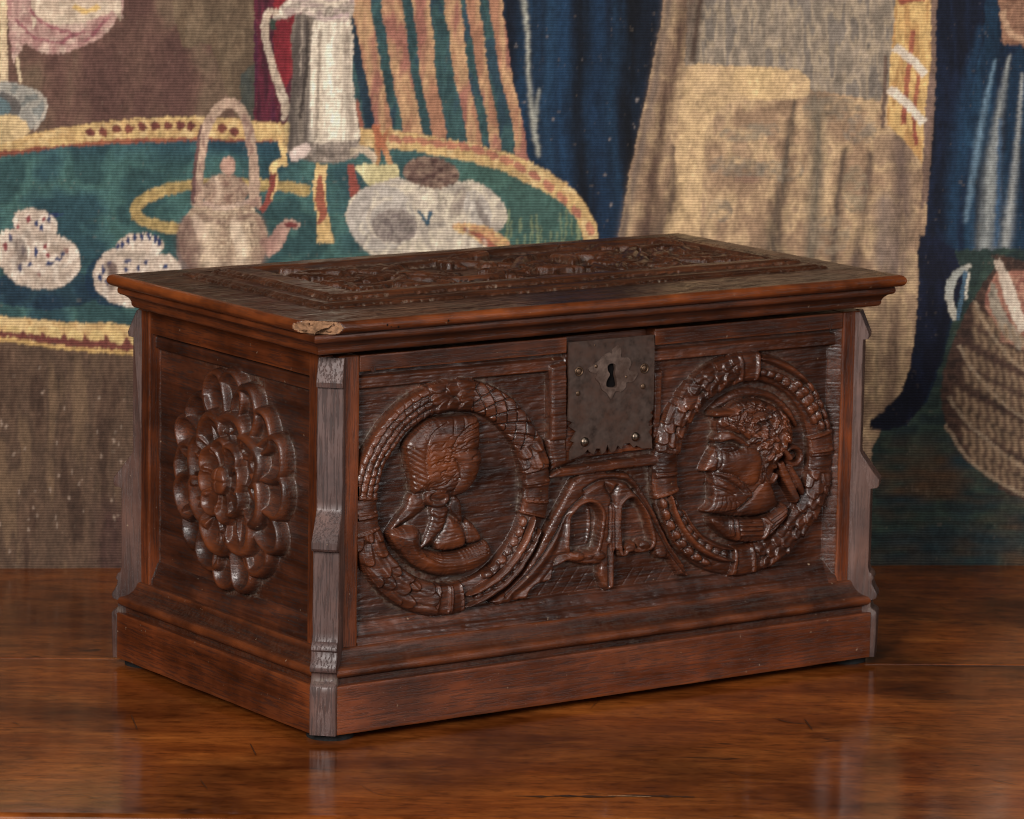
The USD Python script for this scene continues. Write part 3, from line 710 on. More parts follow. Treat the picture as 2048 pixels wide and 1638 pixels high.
for k in range(16):                                   # strands on the brow
    x0, y0 = rg.uniform(780, 850), rg.uniform(190, 420)
    FR.groove(smooth_open(ZA([(x0, y0 + 40), (x0 + 60, y0 + 5), (x0 + 150, y0 - rg.uniform(10, 40))])), 0.35, 0.35, mask=[hair, bl])
for k in range(9):
    y0 = 420 + k * 48
    FR.groove(smooth_open(ZA([(350 + 4 * k, y0), (410, y0 + 35), (480 + 4 * k, y0 + 75)])), 0.5, 0.4, mask=[cap])
drape = FR.element('drape', bl)
FR.raise_(P_([(380, 870), (490, 850), (525, 960), (470, 1030), (380, 1090), (270, 1150), (170, 1235), (260, 1080), (340, 980)]), 2.6, 5.0, drape, base=1.8)
m1 = FR.element('chest_fold', bl)
FR.raise_(P_([(700, 1060), (760, 1070), (840, 1150), (872, 1250), (840, 1340), (640, 1372), (600, 1300), (650, 1200)]), 3.0, 6.0, m1, base=2.6)
m1 = FR.element('chest_fold', bl)
FR.raise_(P_([(880, 1100), (950, 1130), (1015, 1230), (1000, 1285), (890, 1305), (868, 1200)]), 2.8, 3.0, m1, base=1.8)
sh = FR.element('shoulder', bl)
FR.raise_(P_([(175, 1220), (270, 1165), (410, 1150), (460, 1220), (470, 1335), (640, 1395), (820, 1375), (1000, 1300), (1060, 1280), (1110, 1380), (1060, 1480), (900, 1570), (700, 1605), (540, 1580), (380, 1500), (290, 1400), (225, 1330)]), 5.2, 11.0, sh, base=2.4)
for k in range(4):
    FR.groove(smooth_open(ZA([(470 + 10 * k, 1350 + 22 * k), (640, 1410 + 22 * k), (820, 1392 + 22 * k), (1000, 1318 + 26 * k), (1050, 1292 + 30 * k)])), 0.5, 0.75)
neckr = FR.element('scarf_end', bl)
FR.raise_(P_([(735, 890), (800, 885), (832, 960), (836, 1112), (760, 1062), (715, 990)]), 1.6, 3.0, neckr, base=3.2)
tail = FR.element('scarf_end', bl)
FR.raise_(P_([(550, 985), (625, 960), (705, 975), (702, 1050), (660, 1160), (580, 1265), (455, 1352), (500, 1230), (545, 1100)]), 2.4, 4.0, tail, base=3.4)
for k in range(6):
    y0 = 1010 + 45 * k
    FR.groove(smooth_open(ZA([(560 - 12 * k, y0), (620 - 8 * k, y0 + 20), (690 - 18 * k, y0 + 5)])), 0.4, 0.35, mask=[tail])
curl = FR.element('hair_knot', bl)
t = np.linspace(0, 2 * math.pi, 30)
FR.ridge(ZA(np.stack([600 + 88 * np.cos(t), 885 + 66 * np.sin(t)], -1)), 1.7, 1.5, curl, base=4.6)
FR.raise_(P_([(545, 850), (600, 830), (640, 880), (610, 925), (560, 910)]), 0.5, 1.5, curl, base=4.6)
FR.groove(smooth_open(ZA([(480, 845), (600, 810), (720, 830)])), 0.5, 0.6)

# ---- right portrait
ZR = lambda p, y=1.0: F(zoomed(1380, 760, 4.55, p), y)
def Q_(p, sub=4): return smooth_closed(ZR(p), sub)
br = FR.element('right_portrait', None, label='bearded portrait head facing left inside the right wreath')
brim = FR.element('halo_rim', br)
FR.raise_(Q_([(190, 290), (300, 185), (450, 100), (600, 82), (760, 118), (860, 180), (960, 290), (1020, 420), (985, 430), (920, 330), (820, 225), (700, 175), (560, 168), (420, 210), (300, 262)]), 2.4, 3.5, brim)
FR.raise_(Q_([(240, 380), (330, 260), (440, 190), (640, 180), (820, 270), (920, 420), (930, 540), (860, 640), (820, 720), (770, 830), (740, 930), (790, 1080), (800, 1140), (690, 1215), (450, 1245), (250, 1222), (130, 1196), (190, 1130), (205, 930), (190, 835), (120, 830), (180, 690), (240, 590), (212, 540), (250, 480)], 3), 3.4, 9.0, br, base=2.6)
hr = FR.element('laurel_hair', br)
FR.raise_(Q_([(215, 310), (330, 255), (440, 190), (640, 180), (820, 270), (920, 420), (930, 540), (850, 640), (780, 715), (660, 745), (620, 600), (520, 560), (440, 490), (300, 440), (240, 385)], 3), 1.0, 2.5, hr, base=None)
rg = np.random.default_rng(12)
spots = []
while len(spots) < 62:
    x0, y0 = rg.uniform(260, 910), rg.uniform(190, 720)
    if Polygon([(260, 350), (440, 200), (640, 190), (820, 290), (905, 420), (910, 540), (840, 640), (770, 700), (670, 720), (630, 600), (520, 545), (440, 470), (300, 420)]).contains(shapely.Point(x0, y0)) and all(math.hypot(x0 - a, y0 - b) > 42 for a, b in spots):
        spots.append((x0, y0))
    elif rg.random() < .002: break
for x0, y0 in spots:                                  # laurel leaves and locks
    e = FR.element('leaf', br)
    a = math.atan2(y0 - 430, x0 - 560) + 1.2 + rg.normal(0, .5); ca, sa = math.cos(a), math.sin(a)
    l, w = rg.uniform(40, 62), rg.uniform(17, 26)
    pts = [(x0 + l * math.cos(t) * ca - w * math.sin(t) * sa, y0 + l * math.cos(t) * sa + w * math.sin(t) * ca) for t in np.linspace(0, 2 * math.pi, 12)[:-1]]
    FR.raise_(ZR(pts), rg.uniform(0.9, 1.5), 1.4, e, base=None)
    FR.groove(ZR([(x0 - l * .7 * ca, y0 - l * .7 * sa), (x0 + l * .7 * ca, y0 + l * .7 * sa)]), 0.3, 0.4)
fil = FR.element('fillet', br, label='ribbon tied across the hair')
FR.ridge(smooth_open(ZR([(205, 305), (360, 298), (480, 350), (650, 470), (790, 590), (880, 700)])), 1.7, 1.7, fil, base=6.2)
ck = FR.element('cheek', br)
FR.raise_(Q_([(250, 650), (330, 660), (480, 612), (590, 640), (622, 740), (600, 880), (560, 942), (480, 942), (400, 870), (310, 845), (240, 800)]), 1.7, 6.5, ck, base=None)
bw = FR.element('brow', br)
FR.raise_(Q_([(245, 490), (330, 470), (430, 520), (520, 600), (430, 580), (350, 545), (262, 565)], 3), 1.3, 1.8, bw, base=None)
FR.groove(smooth_open(ZR([(250, 592), (350, 566), (450, 606)])), 1.5, 1.9)
ey = FR.element('eye', br)
FR.raise_(Q_([(275, 612), (345, 595), (425, 608), (345, 632)]), 1.0, 1.2, ey, base=None)
FR.ridge(smooth_open(ZR([(258, 598), (345, 580), (440, 602)])), 0.5, 0.7, ey)
FR.ridge(smooth_open(ZR([(268, 622), (345, 640), (432, 615)])), 0.5, 0.6, ey)
FR.groove(ZR([(340, 608), (352, 612)]), 0.5, 0.6)
no = FR.element('nose', br)
FR.raise_(Q_([(222, 600), (232, 670), (228, 760), (222, 808), (205, 834), (125, 828), (118, 805), (165, 730), (190, 670)], 3), 0.9, 3.4, no, base=None)
FR.groove(smooth_open(ZR([(270, 650), (262, 760), (225, 838), (150, 842)])), 0.6, 0.7)
mo = FR.element('moustache', br)
FR.raise_(Q_([(215, 850), (330, 852), (420, 900), (540, 1030), (495, 1062), (410, 965), (310, 900)], 3), 1.5, 2.0, mo, base=None)
bd = FR.element('beard', br)
FR.raise_(Q_([(205, 890), (290, 920), (420, 990), (500, 1075), (430, 1150), (330, 1190), (200, 1222), (128, 1196), (180, 1135), (203, 1020)], 3), 0.9, 2.6, bd, base=None)
FR.groove(smooth_open(ZR([(190, 958), (290, 990), (375, 1035)])), 0.6, 1.2)
for k in range(7):
    FR.groove(smooth_open(ZR([(210 + 30 * k, 1040 + 8 * k), (190 + 40 * k, 1110), (150 + 50 * k, 1185)])), 0.35, 0.4, mask=[bd])
    FR.groove(smooth_open(ZR([(250 + 35 * k, 862 + 16 * k), (300 + 33 * k, 905 + 18 * k)])), 0.3, 0.4, mask=[mo])
nk = FR.element('neck', br)
FR.raise_(Q_([(610, 950), (740, 935), (790, 1070), (775, 1140), (690, 1212), (440, 1245), (440, 1160), (530, 1070)], 3), 0.6, 4.0, nk, base=None)
FR.groove(ZR([(625, 945), (515, 1075), (420, 1170)]), 0.7, 1.1)
ea = FR.element('ear', br)
t = np.linspace(0.3, 2 * math.pi - .6, 24)
FR.ridge(ZR(np.stack([712 + 55 * np.cos(t), 835 + 92 * np.sin(t)], -1)), 1.3, 1.4, ea, base=5.2)
FR.ridge(ZR(np.stack([628 + 12 * np.cos(t), 850 + 70 * np.sin(t)], -1)), 1.3, 1.3, ea, base=5.6)
bo = FR.element('bow', br)
t = np.linspace(0, 2 * math.pi, 26)
FR.ridge(ZR(np.stack([940 + 72 * np.cos(t), 690 + 78 * np.sin(t)], -1)), 1.8, 2.6, bo, base=2.6)
FR.raise_(Q_([(910, 680), (950, 650), (985, 690), (950, 730)]), 1.5, 1.5, bo, base=1.5)
for q in ([(785, 750), (850, 735), (905, 850), (965, 990), (1005, 1085), (955, 1125), (900, 1025), (825, 880)], [(850, 770), (925, 775), (1005, 900), (1048, 1010), (1020, 1055), (960, 985), (900, 850)]):
    e = FR.element('ribbon_end', br)
    FR.raise_(ZR(q), 3.2, 1.6, e, base=2.2)
co = FR.element('collar', br, label='ribbed collar')
FR.raise_(Q_([(180, 1255), (430, 1252), (660, 1240), (850, 1120), (885, 1215), (720, 1410), (640, 1465), (420, 1470), (280, 1400)], 3), 3.6, 6.0, co, base=2.8, over=True)
for y0 in (1275, 1315, 1355, 1400):
    FR.ridge(ZR([(435, y0), (625, y0 - 6)]), 1.0, 1.2, co)
for q in ([(360, 1265), (345, 1330), (360, 1400)], [(405, 1262), (395, 1340), (415, 1440)], [(655, 1240), (690, 1310), (650, 1430)]):
    FR.ridge(smooth_open(ZR(q)), 1.4, 1.4, co)
for y0 in (0, 45, 90, 135):
    FR.ridge(ZR([(705, 1255 + y0), (850, 1155 + y0 * 0.75)]), 1.1, 1.1, co)

# ---- tracery between the roundels
ZC = lambda p, y=1.0: F(zoomed(1060, 920, 5.46, p), y)
for a, b, n in ((100, 720, 5), (950, 1520, 5)):       # a few scratched lines of an old lattice
    for k in range(n):
        x0 = a + (b - a) * k / n
        FR.groove(ZC([(x0, 1480), (x0 + 190, 1180)], 5), 0.36, 0.10, mask=[0])
tr = FR.element('tracery', None, label='twin arched tracery between the two wreaths')
FR.raise_(ZC([(400, 380), (480, 230), (590, 160), (900, 135), (1080, 145), (1180, 235), (1300, 420), (1400, 620), (1530, 900), (1700, 1150), (1760, 1280), (1640, 1262), (1530, 1085), (1400, 1072), (1340, 935), (1180, 972), (1150, 1005), (1030, 1045), (985, 1000), (935, 1000), (935, 1400), (860, 1432), (808, 1400), (755, 1255), (770, 1140), (620, 1150), (420, 1112), (290, 1180), (240, 1322), (100, 1372), (20, 1440), (-20, 1520), (-330, 1590), (-420, 1560), (-260, 1440), (-80, 1250), (60, 1030), (180, 780), (300, 560)]), 4.0, 2.2, tr, base=0.3)
for l1, l2 in (([(450, 1005), (452, 700), (480, 590), (545, 515), (640, 470), (735, 500), (785, 600), (775, 720), (745, 900), (690, 1005)], None), ([(1022, 1010), (1000, 800), (1000, 560), (1022, 480), (1090, 420), (1165, 430), (1245, 540), (1300, 700), (1330, 920), (1170, 965), (1140, 905), (1080, 915)], None)):
    q = smooth_closed(ZC(l1), 4)
    w, m = FR.inside(q)
    d = ndi.distance_transform_edt(np.pad(m, 1))[1:-1, 1:-1] * FR.d
    li = FR.element('lancet', tr)
    FR.H[w] = np.where(m, np.maximum(0.2, 4.0 - d * 2.6), FR.H[w]); FR.L[w] = np.where(m, li, FR.L[w])
    qb = np.array(Polygon(q).buffer(1.3).exterior.coords)
    FR.ridge(qb, 1.3, 0.9, tr, base=4.0)
for q in ([(690, 560), (700, 700), (680, 900)],):
    FR.ridge(smooth_open(ZC(q)), 1.0, 0.8, None, base=0.3)
for q, wd, dp in (([(600, 330), (740, 245), (900, 215), (1060, 245), (1150, 330)], 1.3, 2.0), ([(840, 275), (905, 400), (915, 470)], 1.6, 1.8), ([(960, 290), (930, 380), (915, 470)], 1.4, 1.5), ([(870, 500), (870, 800), (850, 880)], 0.7, 1.2), ([(865, 940), (870, 1380)], 0.9, 1.5), ([(935, 480), (940, 1000)], 0.6, 1.0), ([(905, 500), (905, 1000)], 0.4, 0.7), ([(1150, 340), (1300, 560), (1420, 800), (1560, 1040), (1720, 1240)], 0.9, 1.6),
                  ([(590, 400), (430, 550), (300, 790), (120, 1080), (-60, 1290), (-260, 1490)], 0.8, 1.5), ([(440, 1020), (330, 1060), (250, 1200), (150, 1330)], 1.6, 1.1), ([(420, 640), (380, 760), (330, 950), (230, 1120), (60, 1330), (-150, 1500)], 3.0, 1.4)):
    FR.groove(smooth_open(ZC(q)), wd, dp)
for cx, cy, r in ((530, 1055, 62), (648, 1055, 34), (755, 1045, 62), (1090, 960, 55), (1245, 930, 66), (1430, 1020, 60)):
    e = FR.element('cusp', tr)
    t = np.linspace(0, 2 * math.pi, 14)[:-1]
    FR.raise_(ZC(np.stack([cx + r * np.cos(t), cy + r * 0.8 * np.sin(t)], -1)), 1.3, 2.5, e, base=4.0)
# ---- mouldings around the lock
for q, h, w in (([(1101, 732), (1136, 722), (1140, 882), (1101, 884)], 4.3, 2.2), ([(1097, 880), (1150, 866), (1157, 925), (1103, 944)], 3.6, 3.5), ([(1098, 952), (1120, 938), (1322, 909), (1322, 931), (1268, 936), (1190, 948), (1100, 958)], 3.9, 1.6), ([(1311, 745), (1331, 742), (1326, 862), (1311, 884)], 2.4, 1.5)):
    e = FR.element('lock_border', None)
    FR.raise_(F(q, 1.5), h, w, e)
lp = zoomed(1110, 660, 5.85, [(160, 145), (1160, 55), (1165, 250), (1150, 930), (1112, 968), (1150, 1000), (1092, 1080), (1098, 1125), (1150, 1110), (1090, 1190), (1130, 1250), (1135, 1380), (1020, 1385), (950, 1350), (920, 1375), (875, 1322), (805, 1332), (772, 1395), (735, 1345), (700, 1412), (655, 1432), (612, 1340), (590, 1420), (548, 1455), (532, 1387), (482, 1387), (450, 1455), (400, 1422), (385, 1395), (330, 1455), (172, 1520), (175, 1420), (230, 1320), (185, 1300), (250, 1190), (165, 1130), (212, 1085), (155, 1060), (165, 800)])
w, m = FR.inside(F(zoomed(1110, 660, 5.85, [(150, 100), (1170, 20), (1168, 1400), (150, 1530)]), 0))
FR.H[w] = np.where(m, 3.2, FR.H[w]); FR.L[w] = np.where(m, 0, FR.L[w])
YG = 6.4
FR.finish(lambda U, V, H: np.stack([U, YG - H, V], -1), carve_x, chest, 'front_panel', ground_label='carved oak front panel', seed=3, tool=0.65, crack=0.20, blur=0.45, gain=1.32, high=(6.2, 9.5))

def sheet(poly, y0, thick, bevel=0.25, holes=()):
    """An outline in the front plane as a thin plate with its front at y0 (mm)."""
    p = Polygon(poly, holes=[list(h) for h in holes]).buffer(0)
    tm = trimesh.creation.extrude_polygon(p, thick, engine='earcut')
    v = np.array(tm.vertices)
    return np.stack([v[:, 0], y0 + (thick - v[:, 2]), v[:, 1]], -1) / 1000, np.array(tm.faces)[:, ::-1]
zl = lambda p, y=-0.5: F(zoomed(1110, 660, 5.85, p), y)
key = smooth_closed(zl([(612, 420), (650, 392), (690, 405), (702, 460), (692, 510), (710, 600), (710, 660), (655, 668), (602, 658), (600, 600), (640, 520), (618, 480)]), 3)
v, f = sheet(F(lp, -0.5), -0.6, 1.1, holes=[key])
lock = put('lock_plate', v, f, iron, chest, smooth=30, label='dark iron lock plate with a ragged lower edge')
esc = smooth_closed(zl([(385, 455), (450, 405), (520, 350), (570, 290), (630, 262), (662, 275), (672, 225), (735, 178), (770, 235), (765, 318), (850, 320), (885, 390), (858, 470), (952, 490), (950, 540), (893, 607), (830, 610), (822, 662), (762, 722), (700, 712), (650, 806), (600, 742), (540, 690), (515, 620), (466, 560), (492, 513), (430, 500)]), 3)
v, f = sheet(esc, -1.2, 0.62, holes=[smooth_closed(zl([(608, 420), (650, 388), (694, 402), (706, 460), (697, 510), (716, 600), (716, 665), (655, 674), (597, 662), (595, 600), (634, 520), (613, 480)]), 3)])
put('escutcheon', v, f, iron2, lock, smooth=30)
v, f = sheet(smooth_closed(zl([(580, 370), (720, 370), (740, 700), (580, 700)]), 2), 0.9, 0.3)
put('keyhole', v, f, hole, lock, smooth=30)
def rivet(x, y, r, mat, dome=0.7, ring=False):
    a, z = zl([(x, y)], -1.0)[0]; rr = r / 5.85 / 3.3
    s = trimesh.creation.icosphere(3, 1.0)
    v = np.array(s.vertices) * [rr, rr * dome, rr]
    v = v[:, [0, 1, 2]] * [1, 1, 1.0]
    put('rivet', (v + [a, -0.6, z]) / 1000, s.faces, mat, lock, smooth=True)
    if ring:
        s = trimesh.creation.torus(rr * 1.35, rr * 0.28, 24, 8); s.apply_transform(trimesh.transformations.rotation_matrix(math.pi / 2, [1, 0, 0]))
        put('rivet_collar', (s.vertices + [a, -0.7, z]) / 1000, s.faces, brass, lock, smooth=True)
for a in ((285, 485, 32, brass, .45, True), (1050, 450, 34, brass, .45, True), (275, 745, 28, brass, .4), (1035, 660, 30, brass, .5), (350, 1310, 52, steel, .75), (945, 1250, 50, steel, .75), (480, 425, 24, brass, .9), (832, 548, 20, brass, .9), (470, 180, 10, brass, .6)):
    rivet(*a)

# ---- the left side with its rosette
SR = Relief(20.4, 188.2, 47.6, 191.0, 0.42)
e = SR.element('panel_moulding', None)
SR.H = np.maximum(SR.H, np.clip((SR.V - 181.5) / 0.8, 0, 1) * 2.6 - 2.0 * np.clip((SR.V - 188.6) / 0.8, 0, 1)); SR.L = np.where(SR.V > 181.7, e, SR.L)
e = SR.element('panel_moulding', None)
SR.H = np.where(SR.V < 61, np.maximum(SR.H, np.clip((61 - SR.V) / 9.0, 0, 1) * 3.6 + 0.9 * (SR.V < 60.5) + 0.6 * (SR.V < 52)), SR.H); SR.L = np.where(SR.V < 61, e, SR.L)
SR.H -= 1.2 * np.exp(-((SR.U - 187.0) / 1.2) ** 2)
ro = SR.element('rosette', None, label='large carved rosette in three rings of petals')
cu, cv = S([(450, 961)], -1.2)[0]
dx, dz = SR.U - cu, SR.V - cv
rad, th = np.hypot(dx, dz), np.arctan2(dx, dz)
core = rad < 44
SR.H = np.where(core, np.maximum(SR.H, 3.0), SR.H); SR.L = np.where(core, ro, SR.L)
def petals(n, R, ph, hc, rim, bowl, lobes, seed, name='petal'):
    """A ring of n petals; each ends in scooped lobes with a raised, rounded lip."""
    rg = np.random.default_rng(seed)
    for k in range(n):
        e = SR.element(name, ro)
        t0 = ph + 2 * math.pi * (k + rg.normal(0, .035)) / n
        Rk = R * rg.uniform(.95, 1.04); lift = rg.uniform(-.5, .5)
        da = (th - t0 + 3 * math.pi) % (2 * math.pi) - math.pi
        wedge = (np.abs(da) < math.pi / n * 1.0) & (rad < Rk * 0.84)
        t = wedge & (hc - 1.2 > SR.H); SR.H = np.where(t, hc - 1.2, SR.H); SR.L = np.where(t, e, SR.L)
        for j in range(lobes):
            al = t0 + (j - (lobes - 1) / 2) * (2 * math.pi / n / lobes) * 0.98 + rg.normal(0, .015)
            rl = R * math.sin(math.pi / (n * lobes)) * 1.13 * rg.uniform(.88, 1.12)
            rc = Rk - rl * (1.0 + rg.uniform(-.1, .15))
            x = dx * math.sin(al) + dz * math.cos(al) - rc; y = dx * math.cos(al) - dz * math.sin(al)
            x = np.where(x < 0, x / 1.9, x)
            d = np.hypot(x, y) / rl
            d = d * (1 + 0.05 * np.cos(3 * np.arctan2(y, x) + rg.uniform(0, 6)))
            h = hc + lift + rim * np.exp(-((d - 0.80) / 0.17) ** 2) - bowl * np.clip(1 - (d / 0.78) ** 2, 0, 1) - 2.2 * np.clip((d - 0.90) / 0.10, 0, 1) ** 1.5
            m = (d < 1) & (np.abs(da) < math.pi / n * 1.25)
            t = m & (h > SR.H + np.where(SR.L == e, -9 * (d < 0.9), 0)) & ~((SR.L == e) & (d > 0.8) & (h < SR.H))
            SR.H = np.where(t, h, SR.H); SR.L = np.where(t, e, SR.L)
petals(8, 60.5, 0.16, 6.0, 1.9, 3.6, 2, 41)
petals(8, 43.0, 0.55, 8.6, 1.8, 3.6, 1, 42)
petals(8, 24.5, 0.16, 10.6, 1.4, 2.8, 1, 43)
bs = SR.element('boss', ro)
m = rad < 7.6
SR.H = np.where(m, np.maximum(SR.H, 11.2 + 2.8 * np.sqrt(np.clip(1 - (rad / 7.6) ** 2, 0, 1)) - 0.9 * np.exp(-(dx / 0.5) ** 2) - 0.9 * np.exp(-(dz / 0.5) ** 2)), SR.H); SR.L = np.where(m, bs, SR.L)
SR.finish(lambda U, V, H: np.stack([6.2 - H, U, V], -1), carve_y, chest, 'side_panel', ground_label='oak side panel behind the rosette', blur=0.7, tool=0.7, crack=0.12, seed=6, high=(6.5, 12))

# ------------------------------------------------------------------ the lid
X0, X1, Y0, Y1 = -22.0, 372.5, -17.5, 197.0
ZT, ZU = 224.3, 217.8
DENT = np.array([X0 + 3, Y0 + 2])
def nosing_rings():
    r = (ZT - ZU) / 2
    prof = [(-3.66, ZT - 2), (-3.62, ZT - 0.02)] + [(-r + r * math.cos(t) * 1.0, ZU + r + r * math.sin(t)) for t in np.linspace(math.pi / 2, -math.pi / 2, 11)] + [(-r - 3, ZU)] + [(-30, ZU)]
    return np.array(prof)
prof = nosing_rings()
def lid_side(side, a, b, mat, **lab):
    n = int(abs(b - a) / 0.9)
    rings = np.zeros((n, len(prof), 3)); ts = np.linspace(0, 1, n)
    for i, t in enumerate(ts):
        o, z = prof[:, 0], prof[:, 1]
        s = (a - o) * (1 - t) + (b + o) * t
        if side == 'front': rings[i] = np.stack([s, Y0 - o, z], -1)
        if side == 'back': rings[i] = np.stack([s, Y1 + o, z], -1)
        if side == 'left': rings[i] = np.stack([X0 - o, s, z], -1)
        if side == 'right': rings[i] = np.stack([X1 + o, s, z], -1)
    w = np.where((prof[:, 0] > -5.5) & (prof[:, 1] > ZU + 1.6), 0.9, 0.05) * np.clip(2.4 * fbm(rings / [30.0, 30.0, 8.0], 3, 6) - 0.6, 0.05, 1)  # upper half only: worn tone with the highlight painted in
    v = rings.copy()
    # the broken corner nearest the viewer
    q = v[..., 0] - X0 + (v[..., 1] - Y0) * 1.0
    cut = 19.0 + 6.0 * (fbm(v / 5.0, 3, 77) - 0.5)
    push = np.clip(cut - q, 0, None) * 0.5
    hurt = (push > 0) & (v[..., 2] > ZU - 0.5)
    v[..., 0] += np.where(hurt, push, 0); v[..., 1] += np.where(hurt, push, 0)
    v[..., 2] -= np.where(hurt, np.clip(push, 0, 3) * 0.35 * (v[..., 2] > ZU + 2) + 1.2 * (fbm(v / 2.2, 3, 71) - 0.4) * (v[..., 2] > ZU + 2), 0)
    w = np.where(hurt, 0, w)
    return rings, v, w, hurt
lid = None
lid_parts = []
for side, a, b, mat in (('front', X0, X1, red_edge_x), ('left', Y0, Y1, red_edge_y), ('right', Y0, Y1, red_edge_y), ('back', X0, X1, red_edge_x)):
    lid_parts.append((side, mat) + lid_side(side, a, b, mat))
# the board of the lid: flat border, two mouldings and a carved field
LR = Relief(X0 + 3.6, X1 - 3.6, Y0 + 3.6, Y1 - 3.6, 0.62)
def rect_in(x0, x1, y0, y1):
    return np.minimum(np.minimum(LR.U - x0, x1 - LR.U), np.minimum(LR.V - y0, y1 - LR.V))
for (x0, x1, y0, y1, h, lo) in ((11, 351, 26, 174, 1.7, 0.0), (26, 344, 41, 166, 1.9, 1.7)):
    e = LR.element('lid_moulding', None)
    d = rect_in(x0, x1, y0, y1)
    step = lo + np.clip(d / 1.2, 0, 1) * h - 0.9 * np.exp(-((d - 3.4) / 1.1) ** 2) + 0.5 * np.exp(-((d - 6) / 1.6) ** 2)
    step -= 1.3 * np.clip(fbm(np.stack([LR.U / 3, LR.V / 3, LR.U * 0], -1), 3, 15) - 0.55, 0, 1) * np.exp(-(d / 2.5) ** 2) * 4
    LR.H = np.where(d > 0, step, LR.H); LR.L = np.where(d > 0, e, LR.L)
    chip = fbm(np.stack([LR.U / 2.2, LR.V / 2.2, LR.U * 0 + h], -1), 3, 19)
    LR.extra += np.exp(-((d - 0.6) / 1.3) ** 2) * np.clip((chip - 0.55) * 6, 0, 0.6) * np.clip(4 * fbm(np.stack([LR.U / 26, LR.V / 26, LR.U * 0 + 3], -1), 2, 23) - 1.7, 0, 1)
    LR.H -= np.exp(-((d - 0.6) / 1.0) ** 2) * np.clip((chip - 0.52) * 6, 0, 1) * 0.8
fld = LR.element('carved_field', None, label='carved leaf scrolls filling the middle of the lid')
d = rect_in(49, 333, 56, 158)
LR.H = np.where(d > 0, 3.6 - np.clip(d / 1.5, 0, 1) * 3.6, LR.H); LR.L = np.where(d > 0, fld, LR.L)
rg = np.random.default_rng(77)
for sx in (-1, 1):                                    # two scrolling stems from the middle
    for sy in (-1, 1):
        e = LR.element('stem', None)
        q = [(191, 107), (191 + sx * 25, 107 + sy * 26), (191 + sx * 60, 107 + sy * 30), (191 + sx * 82, 107 + sy * 8), (191 + sx * 70, 107 - sy * 8), (191 + sx * 95, 107 + sy * 22), (191 + sx * 122, 107 + sy * 30), (191 + sx * 134, 107 + sy * 10)]
        LR.ridge(smooth_open(q), 3.2, 3.0, e, base=0.6)
n_leaf = 0
for k in range(400):
    if n_leaf >= 88: break
    x0, y0 = rg.uniform(56, 326), rg.uniform(62, 152)
    n_leaf += 1
    e = LR.element('leaf', None)
    a = rg.uniform(0, 2 * math.pi); l, w = rg.uniform(8, 17), rg.uniform(3.5, 6.5); bend = rg.uniform(-.6, .6)
    pts = []
    for t in np.linspace(0, 2 * math.pi, 26)[:-1]:
        u, v_ = l * math.cos(t), w * math.sin(t) * (1 + .35 * math.cos(t)) * (1 + 0.16 * math.sin(9 * t))
        v_ += bend * u * u / l
        pts.append((x0 + u * math.cos(a) - v_ * math.sin(a), y0 + u * math.sin(a) + v_ * math.cos(a)))
    pts = np.clip(pts, [50.5, 57.5], [331.5, 156.5])
    ca, sa = math.cos(a), math.sin(a); tl = rg.uniform(-1.2, 1.2)
    LR.raise_(pts, rg.uniform(2.2, 4.4), w * 0.6, e, base=0.2, shape=lambda U, V, t, ca=ca, sa=sa, x0=x0, y0=y0, l=l, tl=tl: tl * ((U - x0) * ca + (V - y0) * sa) / l * (t > 0))
    LR.groove([(x0 - l * .7 * ca, y0 - l * .7 * sa), (x0 + l * .7 * ca, y0 + l * .7 * sa)], 0.9, 1.2)

LR.H = np.minimum(LR.H, 4.4)
brk = LR.element('broken_corner', None, label='broken front corner of the lid showing bare worm eaten wood')
q = (LR.U - X0) + (LR.V - Y0)
cut = 20.5 + 7.0 * (fbm(np.stack([LR.U / 5, LR.V / 5, LR.U * 0], -1), 3, 77) - 0.5)
hurt = cut > q
LR.H = np.where(hurt, LR.H - 0.6 - 0.35 * (cut - q) - 2.2 * (fbm(np.stack([LR.U / 2.4, LR.V / 2.4, LR.U * 0], -1), 3, 71) - 0.4), LR.H)
brk_set = np.where(hurt, brk, LR.L); LR.L = brk_set
_prims = LR.finish(lambda U, V, H: np.stack([U, V, ZT + H], -1), top_x, chest, 'lid', ground_label='lid with moulded edge, broken front corner and carved field', blur=0.55, tool=0.4, crack=0.18, seed=9, fade=4, under_ground=True, high=(3.0, 5.0))
lid = _prims[0]
UsdShade.MaterialBindingAPI(_prims[brk]).Bind(raw)
for side, mat, rest, v, w, hurt in lid_parts:
    n, m = v.shape[:2]
    i = np.arange(n * m).reshape(n, m)
    f = np.stack([i[:-1, :-1], i[1:, :-1], i[1:, 1:], i[:-1, 1:]], -1)
    flat = v.reshape(-1, 3)
    hf = hurt[:-1, :-1] & hurt[1:, 1:]
    tm = trimesh.Trimesh(flat, np.vstack([f.reshape(-1, 4)[:, [0, 1, 2]], f.reshape(-1, 4)[:, [0, 2, 3]]]), process=False)
    nr = np.array(tm.vertex_normals)
    out = {'front': (1, -1), 'left': (0, -1), 'right': (0, 1), 'back': (1, 1)}[side]
    k = n // 2 * m + 7
    if nr[k, out[0]] * out[1] < 0:
        nr = -nr; f = f[..., ::-1]
    for name, sel, mt in (('lid_edge', ~hf, mat), ('broken_corner', hf, raw)):
        q = f[sel]
        if len(q) == 0: continue
        u, inv = np.unique(q, return_inverse=True)
        put(name, flat[u] / 1000, inv.reshape(-1, 4), mt, lid, normals=nr[u], prim={'wear': w.reshape(-1)[u], 'dust': w.reshape(-1)[u] * 0})
